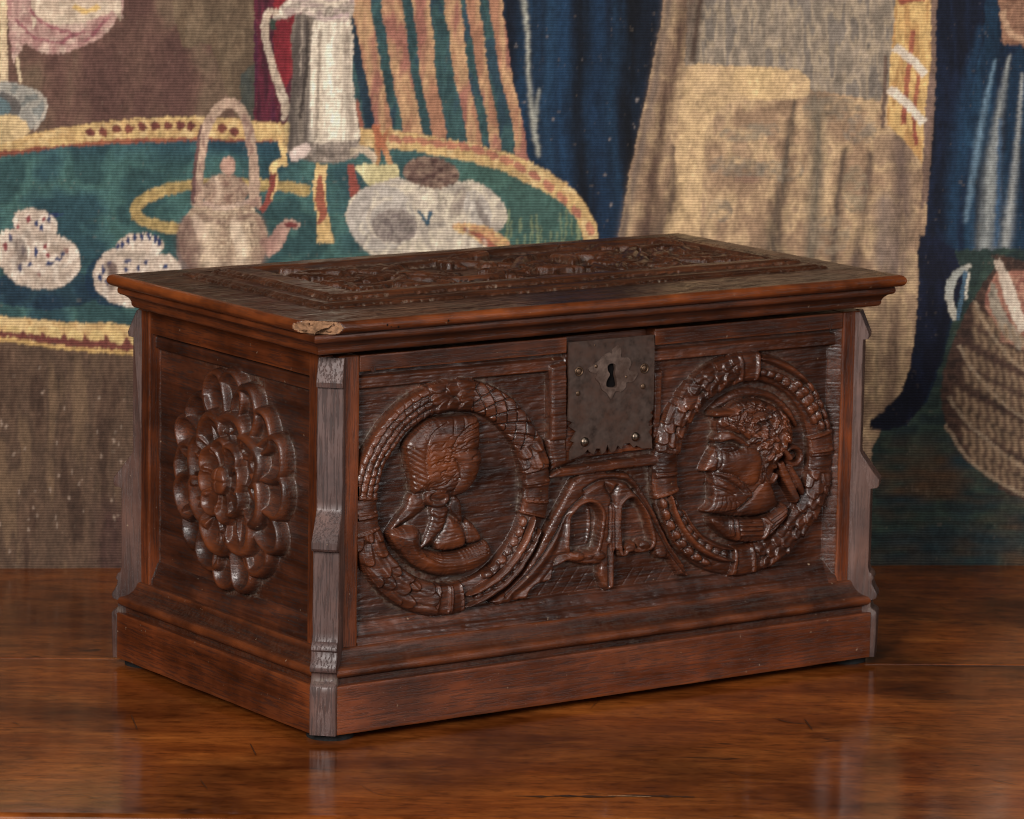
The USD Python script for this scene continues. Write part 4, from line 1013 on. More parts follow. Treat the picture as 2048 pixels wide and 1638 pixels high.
COVE = [(-11, 217.6, 0, 0), (-0.5, 217.6, 0, 0), (0.0, 216.9, .3, 0), (0.2, 215.6, .5, 0), (0.0, 214.2, .5, 0), (-0.9, 213.4, .4, 0), (-2.6, 212.8, 0, .3), (-4.0, 211.8, 0, .4), (-5.0, 210.4, 0, .2), (-5.4, 209.2, .1, 0), (-5.3, 208.6, .3, 0), (-5.6, 207.4, .4, 0), (-6.4, 206.4, .6, 0), (-8.0, 206.0, .3, 0), (-26, 206.0, 0, 0), (-26, 217.6, 0, 0)]
COVE = [(o - 4.6, z, a, b) for o, z, a, b in COVE]
for side, a, b, mt in (('front', X0, X1, oak_x), ('left', Y0, Y1, red_y), ('right', Y0, Y1, oak_y), ('back', X0, X1, oak_x)):
    rel = {'front': (Y0, Y1), 'back': (Y0, Y1), 'left': (X0, X1), 'right': (X0, X1)}[side]
    moulding('lid_moulding', COVE, side, a, b, mt, lid, mitre=1.0, off=rel, cap=False)
put('lid_underside', np.array([(X0 + 12, Y0 + 12, 217.7), (X1 - 12, Y0 + 12, 217.7), (X1 - 12, Y1 - 12, 217.7), (X0 + 12, Y1 - 12, 217.7)]) / 1000, np.array([(3, 2, 1, 0)]), oak_x, lid, smooth=False)
# worm holes along the nosing of the lid
rg = np.random.default_rng(3)
for x0, zz in ((24, 221.0), (26.5, 220.2), (62, 220.6), (150, 221.5), (31, 219.6)):
    s = trimesh.creation.icosphere(2, 0.62); s.apply_scale([1, .35, 1])
    put('worm_hole', (s.vertices + [x0, Y0 + 0.12 if abs(zz - 221) < .5 else Y0 + .35, zz]) / 1000, s.faces, hole, lid, smooth=True)

# ------------------------------------------------------------------ the tapestry: a woven picture, colours of the dyed yarn, with shade painted in low down
TA, TB = np.array([-0.2226, 0.4190]), np.array([0.4228, 0.4837])
tdir = (TB - TA) / np.linalg.norm(TB - TA); tnor = np.array([tdir[1], -tdir[0]])
step = 0.00078
us = np.arange(-0.13, 0.79, step); vs = np.arange(-0.004, 0.42, step)
TU, TV = np.meshgrid(us, vs)
base = np.stack([TA[0] + tdir[0] * TU, TA[1] + tdir[1] * TU, TV], -1)
wave = 0.006 * (fbm(np.stack([TU * 9, TV * 1.5, TU * 0], -1), 3, 3) - 0.5) + 0.0018 * (fbm(np.stack([TU * 40, TV * 22, TU * 0], -1), 3, 6) - 0.5)
q = base - CAM
zz = q @ _d
PX, PY = 1024 + FPX * (q @ _r) / zz, 819 - FPX * (q @ _u) / zz          # where each knot of the weave belongs in the design
row = np.floor(TV / 0.0017); col = np.floor(TU / 0.0013)
h1 = noise(np.stack([col * 0.9, row * 1.0, TU * 0], -1), 1) - 0.5
h2 = noise(np.stack([TU * 700, row * 0.7, TU * 0], -1), 2) - 0.5
X = PX + 4.0 * (noise(np.stack([TU * 120, row * 0.97, TU * 0], -1), 5) - 0.5)
Y = PY + 5 * h1 + 3 * (noise(np.stack([TU * 240, TV * 60, TU * 0], -1), 7) - 0.5)
COL = np.zeros(PX.shape + (3,)); COL[:] = srgb(90, 66, 54)
def nz(fx, fy, seed, o=3):
    return fbm(np.stack([PX / fx, PY / fy, PX * 0], -1), o, seed)
def region(pts, sm=0, jit=True):
    p = np.asarray(pts, float)
    if sm: p = smooth_closed(p, sm)
    A, B = (X, Y)
    m = np.zeros(A.shape, bool)
    box = (A >= p[:, 0].min()) & (A <= p[:, 0].max()) & (B >= p[:, 1].min()) & (B <= p[:, 1].max())
    m[box] = shapely.contains_xy(Polygon(p).buffer(0), A[box], B[box])
    return m
def paint(m, *cols, fx=40, fy=90, seed=1, lo=0.36, hi=0.64):
    """Dyes a region, shading between the colours along streaks of the weft."""
    if not m.any(): return
    cols = np.array([srgb(*c) for c in cols])
    if len(cols) == 1: COL[m] = cols[0]; return
    t = np.clip((fbm(np.stack([PX[m] / fx, PY[m] / fy, PX[m] * 0], -1), 4, seed) - lo) / (hi - lo), 0, 0.9999) * (len(cols) - 1)
    i = t.astype(int); f = (t - i)[:, None]
    COL[m] = cols[i] * (1 - f) + cols[i + 1] * f
def blend(m, c, a):
    c = srgb(*c)
    COL[m] = COL[m] * (1 - a if np.ndim(a) == 0 else (1 - a)[:, None]) + c * (a if np.ndim(a) == 0 else a[:, None])
def stroke(line, w, *cols, sm=6, **kw):
    l = smooth_open(line, sm) if len(line) > 2 else np.asarray(line, float)
    w = np.broadcast_to(w, 2) if np.ndim(w) == 0 else np.asarray(w)
    n = len(l); ww = np.interp(np.linspace(0, 1, n), np.linspace(0, 1, len(w)), w) / 2
    d = np.gradient(l, axis=0); d /= np.maximum(np.linalg.norm(d, axis=1, keepdims=True), 1e-9); nn = np.stack([-d[:, 1], d[:, 0]], -1)
    m = region(np.vstack([l + nn * ww[:, None], (l - nn * ww[:, None])[::-1]]))
    paint(m, *cols, **kw); return m
def oval(cx, cy, rx, ry, rot=0, n=40):
    t = np.linspace(0, 2 * math.pi, n + 1)[:-1]; c, s_ = math.cos(rot), math.sin(rot)
    return np.stack([cx + rx * np.cos(t) * c - ry * np.sin(t) * s_, cy + rx * np.cos(t) * s_ + ry * np.sin(t) * c], -1)

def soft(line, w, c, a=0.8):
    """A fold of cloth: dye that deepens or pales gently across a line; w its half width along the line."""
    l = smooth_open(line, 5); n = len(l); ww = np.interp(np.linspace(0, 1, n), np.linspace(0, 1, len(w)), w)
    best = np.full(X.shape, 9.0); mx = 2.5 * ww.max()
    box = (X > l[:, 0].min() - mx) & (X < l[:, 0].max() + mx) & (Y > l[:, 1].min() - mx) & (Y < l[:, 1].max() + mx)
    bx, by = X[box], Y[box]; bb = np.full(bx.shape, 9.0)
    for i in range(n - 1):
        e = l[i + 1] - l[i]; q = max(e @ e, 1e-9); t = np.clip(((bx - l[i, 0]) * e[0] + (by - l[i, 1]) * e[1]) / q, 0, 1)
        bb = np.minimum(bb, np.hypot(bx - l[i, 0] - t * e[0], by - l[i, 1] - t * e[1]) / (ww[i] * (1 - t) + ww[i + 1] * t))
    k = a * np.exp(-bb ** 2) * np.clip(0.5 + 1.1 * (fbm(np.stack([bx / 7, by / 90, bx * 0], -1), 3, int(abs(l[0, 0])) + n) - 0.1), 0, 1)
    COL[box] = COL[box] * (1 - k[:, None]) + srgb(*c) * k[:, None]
# grounds
paint(region([(-500, -600), (520, -600), (515, 300), (-500, 330)]), (82, 54, 46), (92, 64, 52), (98, 76, 58), fx=70, fy=160, seed=1)
m = region([(330, -600), (520, -600), (515, 260), (470, 230), (420, 90), (350, 40)], 4); paint(m, (92, 72, 52), (104, 84, 62), (84, 66, 48), seed=2, fx=30)
paint(region([(482, 150), (515, 120), (515, 260), (480, 262)]), (70, 66, 52), (58, 60, 54), seed=3)
paint(region([(508, -600), (720, -600), (720, 300), (508, 300)]), (62, 22, 34), (88, 28, 42), (70, 24, 44), fx=14, fy=120, seed=4)
paint(region([(545, -600), (600, -600), (588, 140), (570, 180), (548, 120)]), (126, 28, 36), (104, 24, 32), seed=5)
# blue drapery
m = region([(960, -600), (2600, -600), (2600, 1300), (900, 1300)])
paint(m, (8, 14, 26), (11, 26, 42), (15, 36, 56), (10, 18, 32), fx=34, fy=420, seed=8, lo=0.3, hi=0.7)
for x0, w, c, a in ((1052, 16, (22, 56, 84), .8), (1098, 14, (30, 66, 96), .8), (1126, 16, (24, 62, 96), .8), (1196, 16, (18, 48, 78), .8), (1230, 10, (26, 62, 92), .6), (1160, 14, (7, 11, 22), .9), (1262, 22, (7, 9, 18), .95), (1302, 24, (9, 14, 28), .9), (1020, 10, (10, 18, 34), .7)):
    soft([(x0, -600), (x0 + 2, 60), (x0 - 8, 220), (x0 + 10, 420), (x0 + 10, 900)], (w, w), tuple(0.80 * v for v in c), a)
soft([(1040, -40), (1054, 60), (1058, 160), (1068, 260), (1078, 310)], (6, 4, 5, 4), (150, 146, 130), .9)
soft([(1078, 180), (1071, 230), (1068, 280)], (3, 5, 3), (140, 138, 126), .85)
for k in range(22):
    x0, y0 = rng.uniform(1030, 1330), rng.uniform(-20, 560)
    q = oval(x0, y0, rng.uniform(1.5, 3.5), rng.uniform(1.5, 6)); paint(region(q), (110, 100, 96))
# striped cloth
paint(region([(690, -600), (985, -600), (1000, 0), (1046, 312), (690, 300)]), (38, 62, 64), (48, 76, 74), (36, 58, 68), fx=20, fy=60, seed=12)
for k, (xa, xb, xc, w) in enumerate(((722, 742, 770, 40), (784, 800, 828, 42), (842, 852, 880, 34), (905, 918, 948, 32), (946, 962, 990, 26), (992, 1008, 1040, 26))):
    cs = [(148, 100, 72), (170, 130, 88), (138, 86, 70)]
    stroke([(xa - 10, -600), (xa - 2, -40), (xa + 8, 60), (xb + 4, 150), (xc - 4, 250), (xc + 4, 330)], (w + 4, w, w - 2, w - 6, w), *(cs if k % 2 == 0 else cs[::-1]), fx=30, fy=110, seed=20 + k)
stroke([(700, 30), (722, 150), (740, 250), (744, 300)], (14, 24), (24, 40, 52), (34, 54, 64))
stroke([(712, 200), (722, 250), (730, 290)], (6, 16), (138, 80, 62))
# table cover
upper = [(-600, 345), (-200, 312), (0, 285), (110, 258), (250, 240), (400, 234), (560, 248), (740, 258), (860, 272), (1000, 302), (1090, 338), (1150, 384), (1185, 430), (1196, 480), (1190, 600), (1000, 690), (600, 720), (290, 706), (150, 690), (0, 672), (-300, 620), (-600, 560)]
tc = region(upper, 4); paint(tc, (186, 152, 92), (170, 132, 78), (192, 160, 104), fx=18, fy=18, seed=30)
m = region([(-600, 372), (0, 303), (120, 292), (250, 276), (500, 278), (720, 290), (600, 300), (250, 294), (0, 318), (-600, 400)], 3); paint(m, (120, 62, 44), (134, 74, 48), seed=31)
inner = [(-600, 392), (-200, 342), (0, 314), (120, 296), (250, 286), (400, 282), (560, 284), (760, 296), (850, 306), (980, 334), (1060, 368), (1120, 402), (1156, 446), (1166, 490), (1160, 580), (960, 660), (600, 680), (290, 652), (0, 634), (-300, 585), (-600, 530)]
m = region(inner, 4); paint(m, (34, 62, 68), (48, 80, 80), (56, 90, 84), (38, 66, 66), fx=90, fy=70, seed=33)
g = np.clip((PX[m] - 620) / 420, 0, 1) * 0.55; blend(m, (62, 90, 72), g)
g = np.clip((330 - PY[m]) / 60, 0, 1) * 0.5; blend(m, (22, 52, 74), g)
for k in range(34):                                    # worn pale lines at the right end
    x0 = rng.uniform(1010, 1160); y0 = rng.uniform(425, 500)
    blend(region([(x0, y0 - 16), (x0 + 4, y0 - 16), (x0 + 4, y0 + 16), (x0, y0 + 16)]), (120, 126, 84), 0.5)
for k, (x0, y0) in enumerate(((180, 263), (207, 263), (234, 258), (258, 257), (284, 252), (310, 251), (336, 251), (362, 250), (382, 251), (444, 256), (468, 262))):
    paint(region(oval(x0, y0 + 1, 9.5, 9.5)), (112, 58, 42), (96, 48, 40), seed=40 + k)
for k in range(15):
    t = k / 14; x0 = 790 + 390 * t; y0 = 282 + 30 * t + 150 * t ** 3.2
    paint(region(oval(x0, y0 - 4, 15, 8, 0.25 + 0.9 * t * t)), (164, 104, 74), (150, 92, 70), seed=60 + k)
for k in range(14):                                    # scalloped lower border
    x0 = -60 + 42 * k; y0 = 650 + 0.055 * x0 + 3
    paint(region([(x0 + 20, y0 + 6), (x0 + 40, y0 + 36), (x0, y0 + 34)]), (96, 48, 42), (110, 58, 44), seed=80 + k)
    paint(region(oval(x0, y0 + 12, 15, 15)), (176, 146, 86), (196, 166, 104), seed=90 + k, fx=9, fy=9)
stroke([(-600, 610), (-200, 664), (0, 680), (150, 698), (330, 712)], 9, (188, 150, 84), (170, 132, 70))
stroke([(-600, 598), (-200, 652), (0, 668), (150, 685), (330, 700)], 12, (92, 42, 38), (104, 52, 42))
# ochre ring
stroke([(620, 384), (560, 372), (480, 368), (400, 368), (330, 380), (284, 402), (270, 424), (290, 442), (350, 458), (420, 462)], 22, (150, 122, 68), (166, 138, 80), (140, 116, 64), fx=16, fy=16)
# cups
def cup(parts, dots, seed):
    for pts in parts:
        m = region(pts); paint(m, (176, 154, 134), (196, 176, 154), (160, 138, 120), (202, 184, 164), fx=14, fy=14, seed=seed); seed += 1
    for (x0, y0, a, b, c) in dots:
        paint(region(oval(x0, y0, a, b)), c)
NB, RD = (34, 48, 84), (128, 54, 58)
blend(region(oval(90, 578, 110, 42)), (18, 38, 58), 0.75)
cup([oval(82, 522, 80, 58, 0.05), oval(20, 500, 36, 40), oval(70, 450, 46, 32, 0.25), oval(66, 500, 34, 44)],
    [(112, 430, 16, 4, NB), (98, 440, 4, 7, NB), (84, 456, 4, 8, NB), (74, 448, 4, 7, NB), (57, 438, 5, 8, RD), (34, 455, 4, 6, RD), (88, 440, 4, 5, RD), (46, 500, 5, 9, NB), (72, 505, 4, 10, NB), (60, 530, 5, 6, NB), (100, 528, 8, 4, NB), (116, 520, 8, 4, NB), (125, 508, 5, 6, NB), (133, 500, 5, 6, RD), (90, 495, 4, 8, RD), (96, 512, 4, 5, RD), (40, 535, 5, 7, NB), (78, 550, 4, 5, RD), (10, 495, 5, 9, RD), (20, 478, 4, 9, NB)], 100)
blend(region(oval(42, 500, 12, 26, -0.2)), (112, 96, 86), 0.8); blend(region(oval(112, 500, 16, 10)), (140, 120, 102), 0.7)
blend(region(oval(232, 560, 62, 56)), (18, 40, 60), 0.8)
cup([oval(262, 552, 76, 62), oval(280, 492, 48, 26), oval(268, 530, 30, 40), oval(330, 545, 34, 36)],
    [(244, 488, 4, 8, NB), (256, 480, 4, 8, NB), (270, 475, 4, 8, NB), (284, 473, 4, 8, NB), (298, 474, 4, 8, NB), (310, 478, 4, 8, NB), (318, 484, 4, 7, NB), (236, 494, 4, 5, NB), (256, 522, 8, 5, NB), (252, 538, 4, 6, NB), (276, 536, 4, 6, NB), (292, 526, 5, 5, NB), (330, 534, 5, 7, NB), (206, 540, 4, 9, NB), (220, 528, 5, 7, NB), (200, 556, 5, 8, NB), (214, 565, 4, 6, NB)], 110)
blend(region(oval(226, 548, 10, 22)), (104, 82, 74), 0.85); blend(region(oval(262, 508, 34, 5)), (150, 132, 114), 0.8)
# teapot
TP = [(140, 114, 92), (176, 150, 120), (112, 86, 70), (202, 176, 142), (146, 118, 94)]
m = region(oval(446, 480, 90, 86)); paint(m, *TP, fx=16, fy=18, seed=120)
blend(region(oval(378, 490, 26, 60)), (120, 90, 80), 0.6); blend(region(oval(400, 456, 12, 30, -0.4)), (196, 168, 142), 0.6); blend(region(oval(478, 478, 14, 40, -0.3)), (200, 176, 148), 0.6); blend(region(oval(400, 500, 14, 10)), (90, 58, 54), .7)
m = region(oval(450, 382, 48, 32)); paint(m, (120, 90, 74), (168, 138, 112), (104, 78, 66), (150, 122, 100), fx=12, fy=10, seed=121)
stroke([(398, 404), (450, 416), (505, 402)], 9, (176, 148, 126), (152, 122, 106))
paint(region(oval(456, 333, 16, 18)), (156, 116, 98), (180, 140, 118), seed=122, fx=8, fy=8)
stroke([(394, 412), (397, 360), (402, 310), (412, 260), (432, 222), (456, 208), (480, 218), (496, 256), (506, 310), (508, 360), (510, 416)], (24, 19, 20, 22, 20, 19, 24), (158, 128, 106), (176, 146, 120), (138, 106, 90), fx=8, fy=20, seed=123)
stroke([(386, 405), (389, 350), (395, 300), (402, 250)], (9, 5), (92, 62, 58))
stroke([(528, 500), (550, 485), (566, 460), (580, 448), (598, 456)], (40, 30, 20, 12), (172, 136, 116), (150, 110, 96), seed=124)
paint(region(oval(582, 451, 14, 5, 0.1)), (104, 44, 42))
# coffee urn
GR = [(88, 74, 64), (112, 98, 86), (98, 84, 74)]
m = region([(590, 30), (700, 40), (702, 150), (716, 240), (720, 282), (700, 318), (660, 326), (600, 318), (570, 300), (576, 240), (586, 140)], 2)
paint(m, (96, 82, 70), (120, 106, 92), (86, 74, 66), fx=7, fy=120, seed=130)
paint(region([(628, 40), (702, 40), (704, 150), (716, 250), (716, 280), (640, 290), (626, 280), (622, 200)], 2), (186, 168, 144), (206, 188, 164), (160, 142, 122), (200, 184, 160), fx=9, fy=140, seed=131)
stroke([(616, 40), (612, 140), (600, 240)], 7, (62, 52, 46)); stroke([(606, 50), (600, 150)], 4, (140, 124, 108)); stroke([(672, 50), (668, 180), (672, 270)], (10, 6), (150, 132, 114)); stroke([(640, 60), (636, 180), (632, 280)], 6, (140, 124, 106))
m = region([(625, 290), (716, 284), (712, 318), (630, 322)], 2); paint(m, (112, 98, 86), (150, 132, 116), (124, 110, 98), fx=6, fy=30, seed=132)
m = region([(548, 28), (600, -10), (700, -10), (706, 28), (690, 44), (640, 40), (600, 26), (560, 40)], 3); paint(m, (150, 128, 118), (186, 166, 146), (110, 94, 84), (196, 178, 156), fx=16, fy=10, seed=133)
stroke([(612, 26), (650, 36), (700, 30)], 8, (150, 118, 122), (190, 170, 150)); stroke([(600, -40), (650, 6), (700, -4)], 10, (196, 176, 152))
stroke([(560, 24), (538, 26), (530, 50), (534, 90), (548, 140), (560, 180), (572, 214), (566, 240)], (12, 16, 15, 14, 16, 18, 9), (170, 148, 124), (140, 120, 102), (186, 166, 142), fx=8, fy=14, seed=134)
stroke([(544, 36), (548, 60)], 12, (44, 54, 44))
paint(region([(580, 306), (612, 286), (622, 300), (606, 318), (584, 322)], 2), (190, 166, 152), (176, 152, 138), seed=135)
for pts, w in (([(556, 250), (560, 280), (568, 310), (572, 330)], 10), ([(576, 246), (572, 280), (568, 318)], 9), ([(572, 320), (550, 330), (546, 350)], 14)):
    stroke(pts, w, (196, 156, 92), (206, 176, 112), fx=8, fy=12)
stroke([(548, 346), (546, 374), (534, 404), (522, 422)], (16, 12), (112, 48, 40), (128, 60, 48))
stroke([(554, 346), (554, 370), (542, 400)], 4, (186, 148, 92))
m = stroke([(644, 328), (638, 380), (644, 430), (652, 486)], (22, 26, 22, 34), (184, 146, 84), (196, 160, 100), fx=10, fy=40, seed=136)
stroke([(640, 350), (640, 400), (646, 430), (634, 450)], (8, 20, 16, 6), (140, 74, 52), (156, 88, 60))
stroke([(702, 328), (706, 360), (712, 396)], (12, 22), (132, 62, 50), (116, 54, 44))
stroke([(752, 250), (756, 290), (752, 330)], (16, 10), (150, 84, 52), (188, 148, 90)); stroke([(786, 256), (768, 276), (774, 310), (786, 340)], (14, 10), (156, 92, 58), (190, 152, 96))
paint(region([(712, 330), (790, 330), (798, 352), (780, 372), (740, 372), (722, 350)], 2), (178, 162, 112), (190, 176, 128), seed=137)
stroke([(700, 305), (728, 300), (752, 320)], 14, (190, 170, 140), (170, 148, 122))
# covered bowl and plates
m = region([(692, 440), (700, 400), (740, 370), (800, 358), (850, 372), (910, 362), (960, 366), (1000, 398), (1014, 430), (1006, 456), (980, 480), (1010, 520), (900, 560), (760, 520), (712, 480)], 3)
paint(m, (156, 142, 126), (184, 168, 144), (170, 154, 136), (194, 178, 152), fx=20, fy=18, seed=140)
m = region(oval(762, 436, 68, 66, 0.3)); paint(m, (150, 138, 126), (168, 156, 142), seed=141, fx=16, fy=16)
stroke(oval(790, 440, 54, 44, 0.1)[:30], 8, (190, 176, 154), (168, 152, 134))
paint(region(oval(790, 452, 46, 34, 0.1)), (118, 104, 96), (140, 126, 114), (108, 94, 88), fx=8, fy=12, seed=142)
paint(region(oval(956, 420, 24, 42, -0.4)), (176, 164, 148), (150, 138, 126), seed=143, fx=8, fy=8); blend(region(oval(966, 432, 8, 34, -0.4)), (112, 100, 92), 0.8)
blend(region(oval(916, 406, 12, 34, 0.3)), (120, 102, 92), 0.6)
m = region(oval(862, 346, 56, 32, 0.1)); paint(m, (72, 48, 42), (110, 86, 72), (84, 58, 50), (126, 100, 82), fx=14, fy=8, seed=144)
stroke([(836, 420), (848, 440), (856, 448), (858, 432), (866, 424)], 6, (36, 62, 84), (52, 78, 92))
stroke([(905, 452), (950, 462), (1000, 490), (1030, 530)], (14, 36, 30), (186, 146, 88), (168, 112, 76), (190, 156, 98), fx=14, fy=10, seed=145)
stroke([(925, 458), (960, 472), (990, 500)], (6, 16), (142, 78, 58))
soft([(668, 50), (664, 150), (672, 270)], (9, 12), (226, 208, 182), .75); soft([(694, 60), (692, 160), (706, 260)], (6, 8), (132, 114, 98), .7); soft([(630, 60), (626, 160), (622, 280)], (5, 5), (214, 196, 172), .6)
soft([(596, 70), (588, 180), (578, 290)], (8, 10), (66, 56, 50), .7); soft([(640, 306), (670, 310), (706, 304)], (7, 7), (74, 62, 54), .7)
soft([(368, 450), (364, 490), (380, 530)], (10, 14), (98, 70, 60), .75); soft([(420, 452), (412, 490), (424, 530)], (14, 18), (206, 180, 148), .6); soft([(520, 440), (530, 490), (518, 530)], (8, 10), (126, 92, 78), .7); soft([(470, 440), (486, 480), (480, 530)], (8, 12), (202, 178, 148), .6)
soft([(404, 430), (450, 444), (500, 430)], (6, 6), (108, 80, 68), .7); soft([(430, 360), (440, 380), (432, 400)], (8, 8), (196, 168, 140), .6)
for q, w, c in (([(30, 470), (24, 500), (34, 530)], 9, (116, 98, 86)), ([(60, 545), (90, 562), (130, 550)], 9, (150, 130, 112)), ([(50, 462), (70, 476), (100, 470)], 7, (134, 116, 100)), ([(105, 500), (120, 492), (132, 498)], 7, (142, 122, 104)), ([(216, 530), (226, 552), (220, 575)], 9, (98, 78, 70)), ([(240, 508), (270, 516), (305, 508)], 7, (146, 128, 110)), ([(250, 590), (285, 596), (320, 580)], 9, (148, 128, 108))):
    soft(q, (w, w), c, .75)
for k in range(46):                                    # broken threads of pale silk on the bowl, the plates and the pot
    x0, y0 = rng.uniform(715, 985), rng.uniform(372, 500)
    soft([(x0, y0), (x0 + rng.uniform(-8, 8), y0 + 9), (x0 + rng.uniform(-10, 10), y0 + 20)], (2.5, 3.5), (208, 192, 162) if k % 2 else (116, 102, 92), .5)
# saucer, stick and the gathered sleeve at the upper left
stroke([(6, -600), (6, 60), (8, 170)], 15, (196, 168, 128), (178, 150, 114)); stroke([(32, 100), (36, 130), (42, 165)], 6, (186, 162, 126)); stroke([(12, 100), (14, 165)], 6, (176, 150, 116))
paint(region(oval(10, 218, 84, 54)), (128, 122, 112), (150, 142, 128), (110, 110, 104), fx=14, fy=14, seed=150)
paint(region(oval(0, 216, 42, 30)), (88, 80, 74), (70, 70, 68), seed=151); paint(region(oval(-4, 216, 26, 18)), (84, 102, 104))
paint(region([(-80, 240), (30, 232), (60, 262), (20, 285), (-80, 300)], 2), (190, 160, 112), (176, 148, 100), seed=152)
stroke([(70, 180), (92, 205), (84, 235), (66, 258)], 6, (160, 148, 132))
m = region([(15, -600), (250, -600), (248, -20), (236, 30), (214, 66), (170, 92), (120, 108), (84, 104), (50, 88), (18, 70)], 3)
paint(m, (140, 100, 92), (168, 132, 118), (150, 112, 102), (178, 148, 130), fx=18, fy=20, seed=160)
m = region([(60, -600), (245, -600), (244, -10), (226, 22), (180, 40), (150, 48), (110, 50), (76, 36), (62, 10)], 3); paint(m, (172, 148, 124), (190, 168, 142), (156, 134, 112), fx=16, fy=16, seed=161)
for q in ([(60, 20), (90, 48), (140, 66), (190, 62)], [(30, 40), (70, 74), (130, 90)], [(120, 88), (150, 68), (190, 60), (222, 34)], [(170, 84), (190, 64), (210, 40)]):
    stroke(q, (7, 4), (128, 72, 76), (140, 92, 88))
stroke([(146, 14), (170, 22), (200, 14)], 10, (190, 152, 84))
# cloth below the table, browns deepened to paint in the shade low down
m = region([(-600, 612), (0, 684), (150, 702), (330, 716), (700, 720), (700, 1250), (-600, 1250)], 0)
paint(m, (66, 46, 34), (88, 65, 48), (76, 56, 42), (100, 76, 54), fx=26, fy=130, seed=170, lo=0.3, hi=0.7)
g = np.clip((PX[m] - 170) / 60, 0, 1) * np.clip((PY[m] - 980) / 60, 0, 1) * 0.7; blend(m, (62, 36, 34), g)  # reddish darkening towards the casket and the lower edge
for k in range(70):
    x0, y0 = rng.uniform(-120, 300), rng.uniform(730, 1130)
    paint(region(oval(x0, y0, rng.uniform(1.5, 3), rng.uniform(2, 6))), (138, 116, 98))
# apron
ap = [(1345, -600), (1880, -600), (1886, 60), (1878, 180), (1858, 360), (1848, 500), (1836, 640), (1826, 760), (1800, 850), (1760, 900), (1740, 1010), (1700, 1150), (1230, 1150), (1236, 480), (1262, 330), (1296, 180), (1326, 20)]
m = region(ap); paint(m, (138, 108, 80), (162, 130, 94), (178, 146, 104), (148, 118, 88), fx=40, fy=60, seed=180)
m = region([(1400, -600), (1800, -600), (1790, 150), (1760, 200), (1620, 180), (1580, 150), (1370, 132)]); paint(m, (118, 104, 88), (140, 122, 102), (152, 132, 106), (112, 100, 88), fx=16, fy=60, seed=181)
m = region([(1375, 140), (1440, 132), (1600, 140), (1620, 180), (1600, 200), (1480, 200), (1410, 260), (1400, 480), (1330, 480), (1350, 300)], 2); paint(m, (166, 134, 94), (190, 156, 108), (174, 142, 100), fx=26, fy=26, seed=182)
m = region([(1470, 140), (1570, 140), (1572, 180), (1540, 200), (1480, 190)], 2); paint(m, (204, 168, 112), (184, 150, 102), seed=183)
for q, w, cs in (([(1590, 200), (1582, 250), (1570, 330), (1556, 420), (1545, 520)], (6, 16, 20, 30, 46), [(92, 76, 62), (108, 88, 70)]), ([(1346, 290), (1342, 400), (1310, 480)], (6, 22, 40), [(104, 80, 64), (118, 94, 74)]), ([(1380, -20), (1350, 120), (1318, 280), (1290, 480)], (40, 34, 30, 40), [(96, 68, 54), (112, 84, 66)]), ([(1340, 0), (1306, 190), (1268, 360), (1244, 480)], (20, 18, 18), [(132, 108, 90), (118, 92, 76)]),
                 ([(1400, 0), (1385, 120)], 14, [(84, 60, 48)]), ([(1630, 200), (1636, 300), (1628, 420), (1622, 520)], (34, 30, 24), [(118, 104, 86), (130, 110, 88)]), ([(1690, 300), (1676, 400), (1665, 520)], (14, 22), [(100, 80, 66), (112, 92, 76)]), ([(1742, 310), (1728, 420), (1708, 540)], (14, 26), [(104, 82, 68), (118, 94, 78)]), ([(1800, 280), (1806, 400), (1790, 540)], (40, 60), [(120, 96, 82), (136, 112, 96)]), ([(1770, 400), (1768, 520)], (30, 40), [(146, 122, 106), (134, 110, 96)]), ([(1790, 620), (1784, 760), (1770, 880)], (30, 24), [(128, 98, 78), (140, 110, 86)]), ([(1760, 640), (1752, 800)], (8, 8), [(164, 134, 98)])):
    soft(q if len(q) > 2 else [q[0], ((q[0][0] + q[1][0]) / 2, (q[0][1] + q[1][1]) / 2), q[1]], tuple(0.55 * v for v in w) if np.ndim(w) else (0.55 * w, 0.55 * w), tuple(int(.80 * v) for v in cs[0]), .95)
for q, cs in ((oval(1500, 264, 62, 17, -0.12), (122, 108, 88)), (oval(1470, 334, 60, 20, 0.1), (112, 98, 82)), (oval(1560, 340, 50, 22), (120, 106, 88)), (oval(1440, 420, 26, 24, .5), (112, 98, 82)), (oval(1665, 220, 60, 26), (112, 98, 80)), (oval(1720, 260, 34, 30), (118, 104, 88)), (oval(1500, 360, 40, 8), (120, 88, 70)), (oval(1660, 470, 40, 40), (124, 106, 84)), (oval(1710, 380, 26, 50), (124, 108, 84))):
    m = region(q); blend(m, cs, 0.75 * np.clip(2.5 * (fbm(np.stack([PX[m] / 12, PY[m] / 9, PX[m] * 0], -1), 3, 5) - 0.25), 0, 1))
m = region([(1850, -600), (1890, -600), (1886, 60), (1872, 220), (1856, 400), (1842, 420), (1850, 200)]); paint(m, (118, 92, 78), (104, 80, 66), seed=186)
m = region([(1792, -20), (1862, 0), (1862, 120), (1848, 240), (1844, 326), (1800, 270), (1774, 250), (1780, 140)]); paint(m, (178, 138, 76), (196, 158, 92), (166, 122, 66), fx=12, fy=60, seed=187)
for q, w in (([(1826, 60), (1816, 150), (1806, 250)], 10), ([(1838, 150), (1828, 230), (1832, 290)], 8)):
    stroke(q, w, (132, 62, 46), (150, 84, 56))
for q in ([(1790, 92), (1820, 118), (1850, 150)], [(1776, 176), (1812, 206), (1848, 246)]):
    stroke(q, 17, (206, 190, 168), (190, 172, 150))
paint(region([(1786, -30), (1850, -30), (1850, 2), (1800, 8)]), (138, 66, 46), (160, 90, 60))
stroke([(1772, 110), (1770, 180), (1766, 256)], 8, (100, 78, 64))
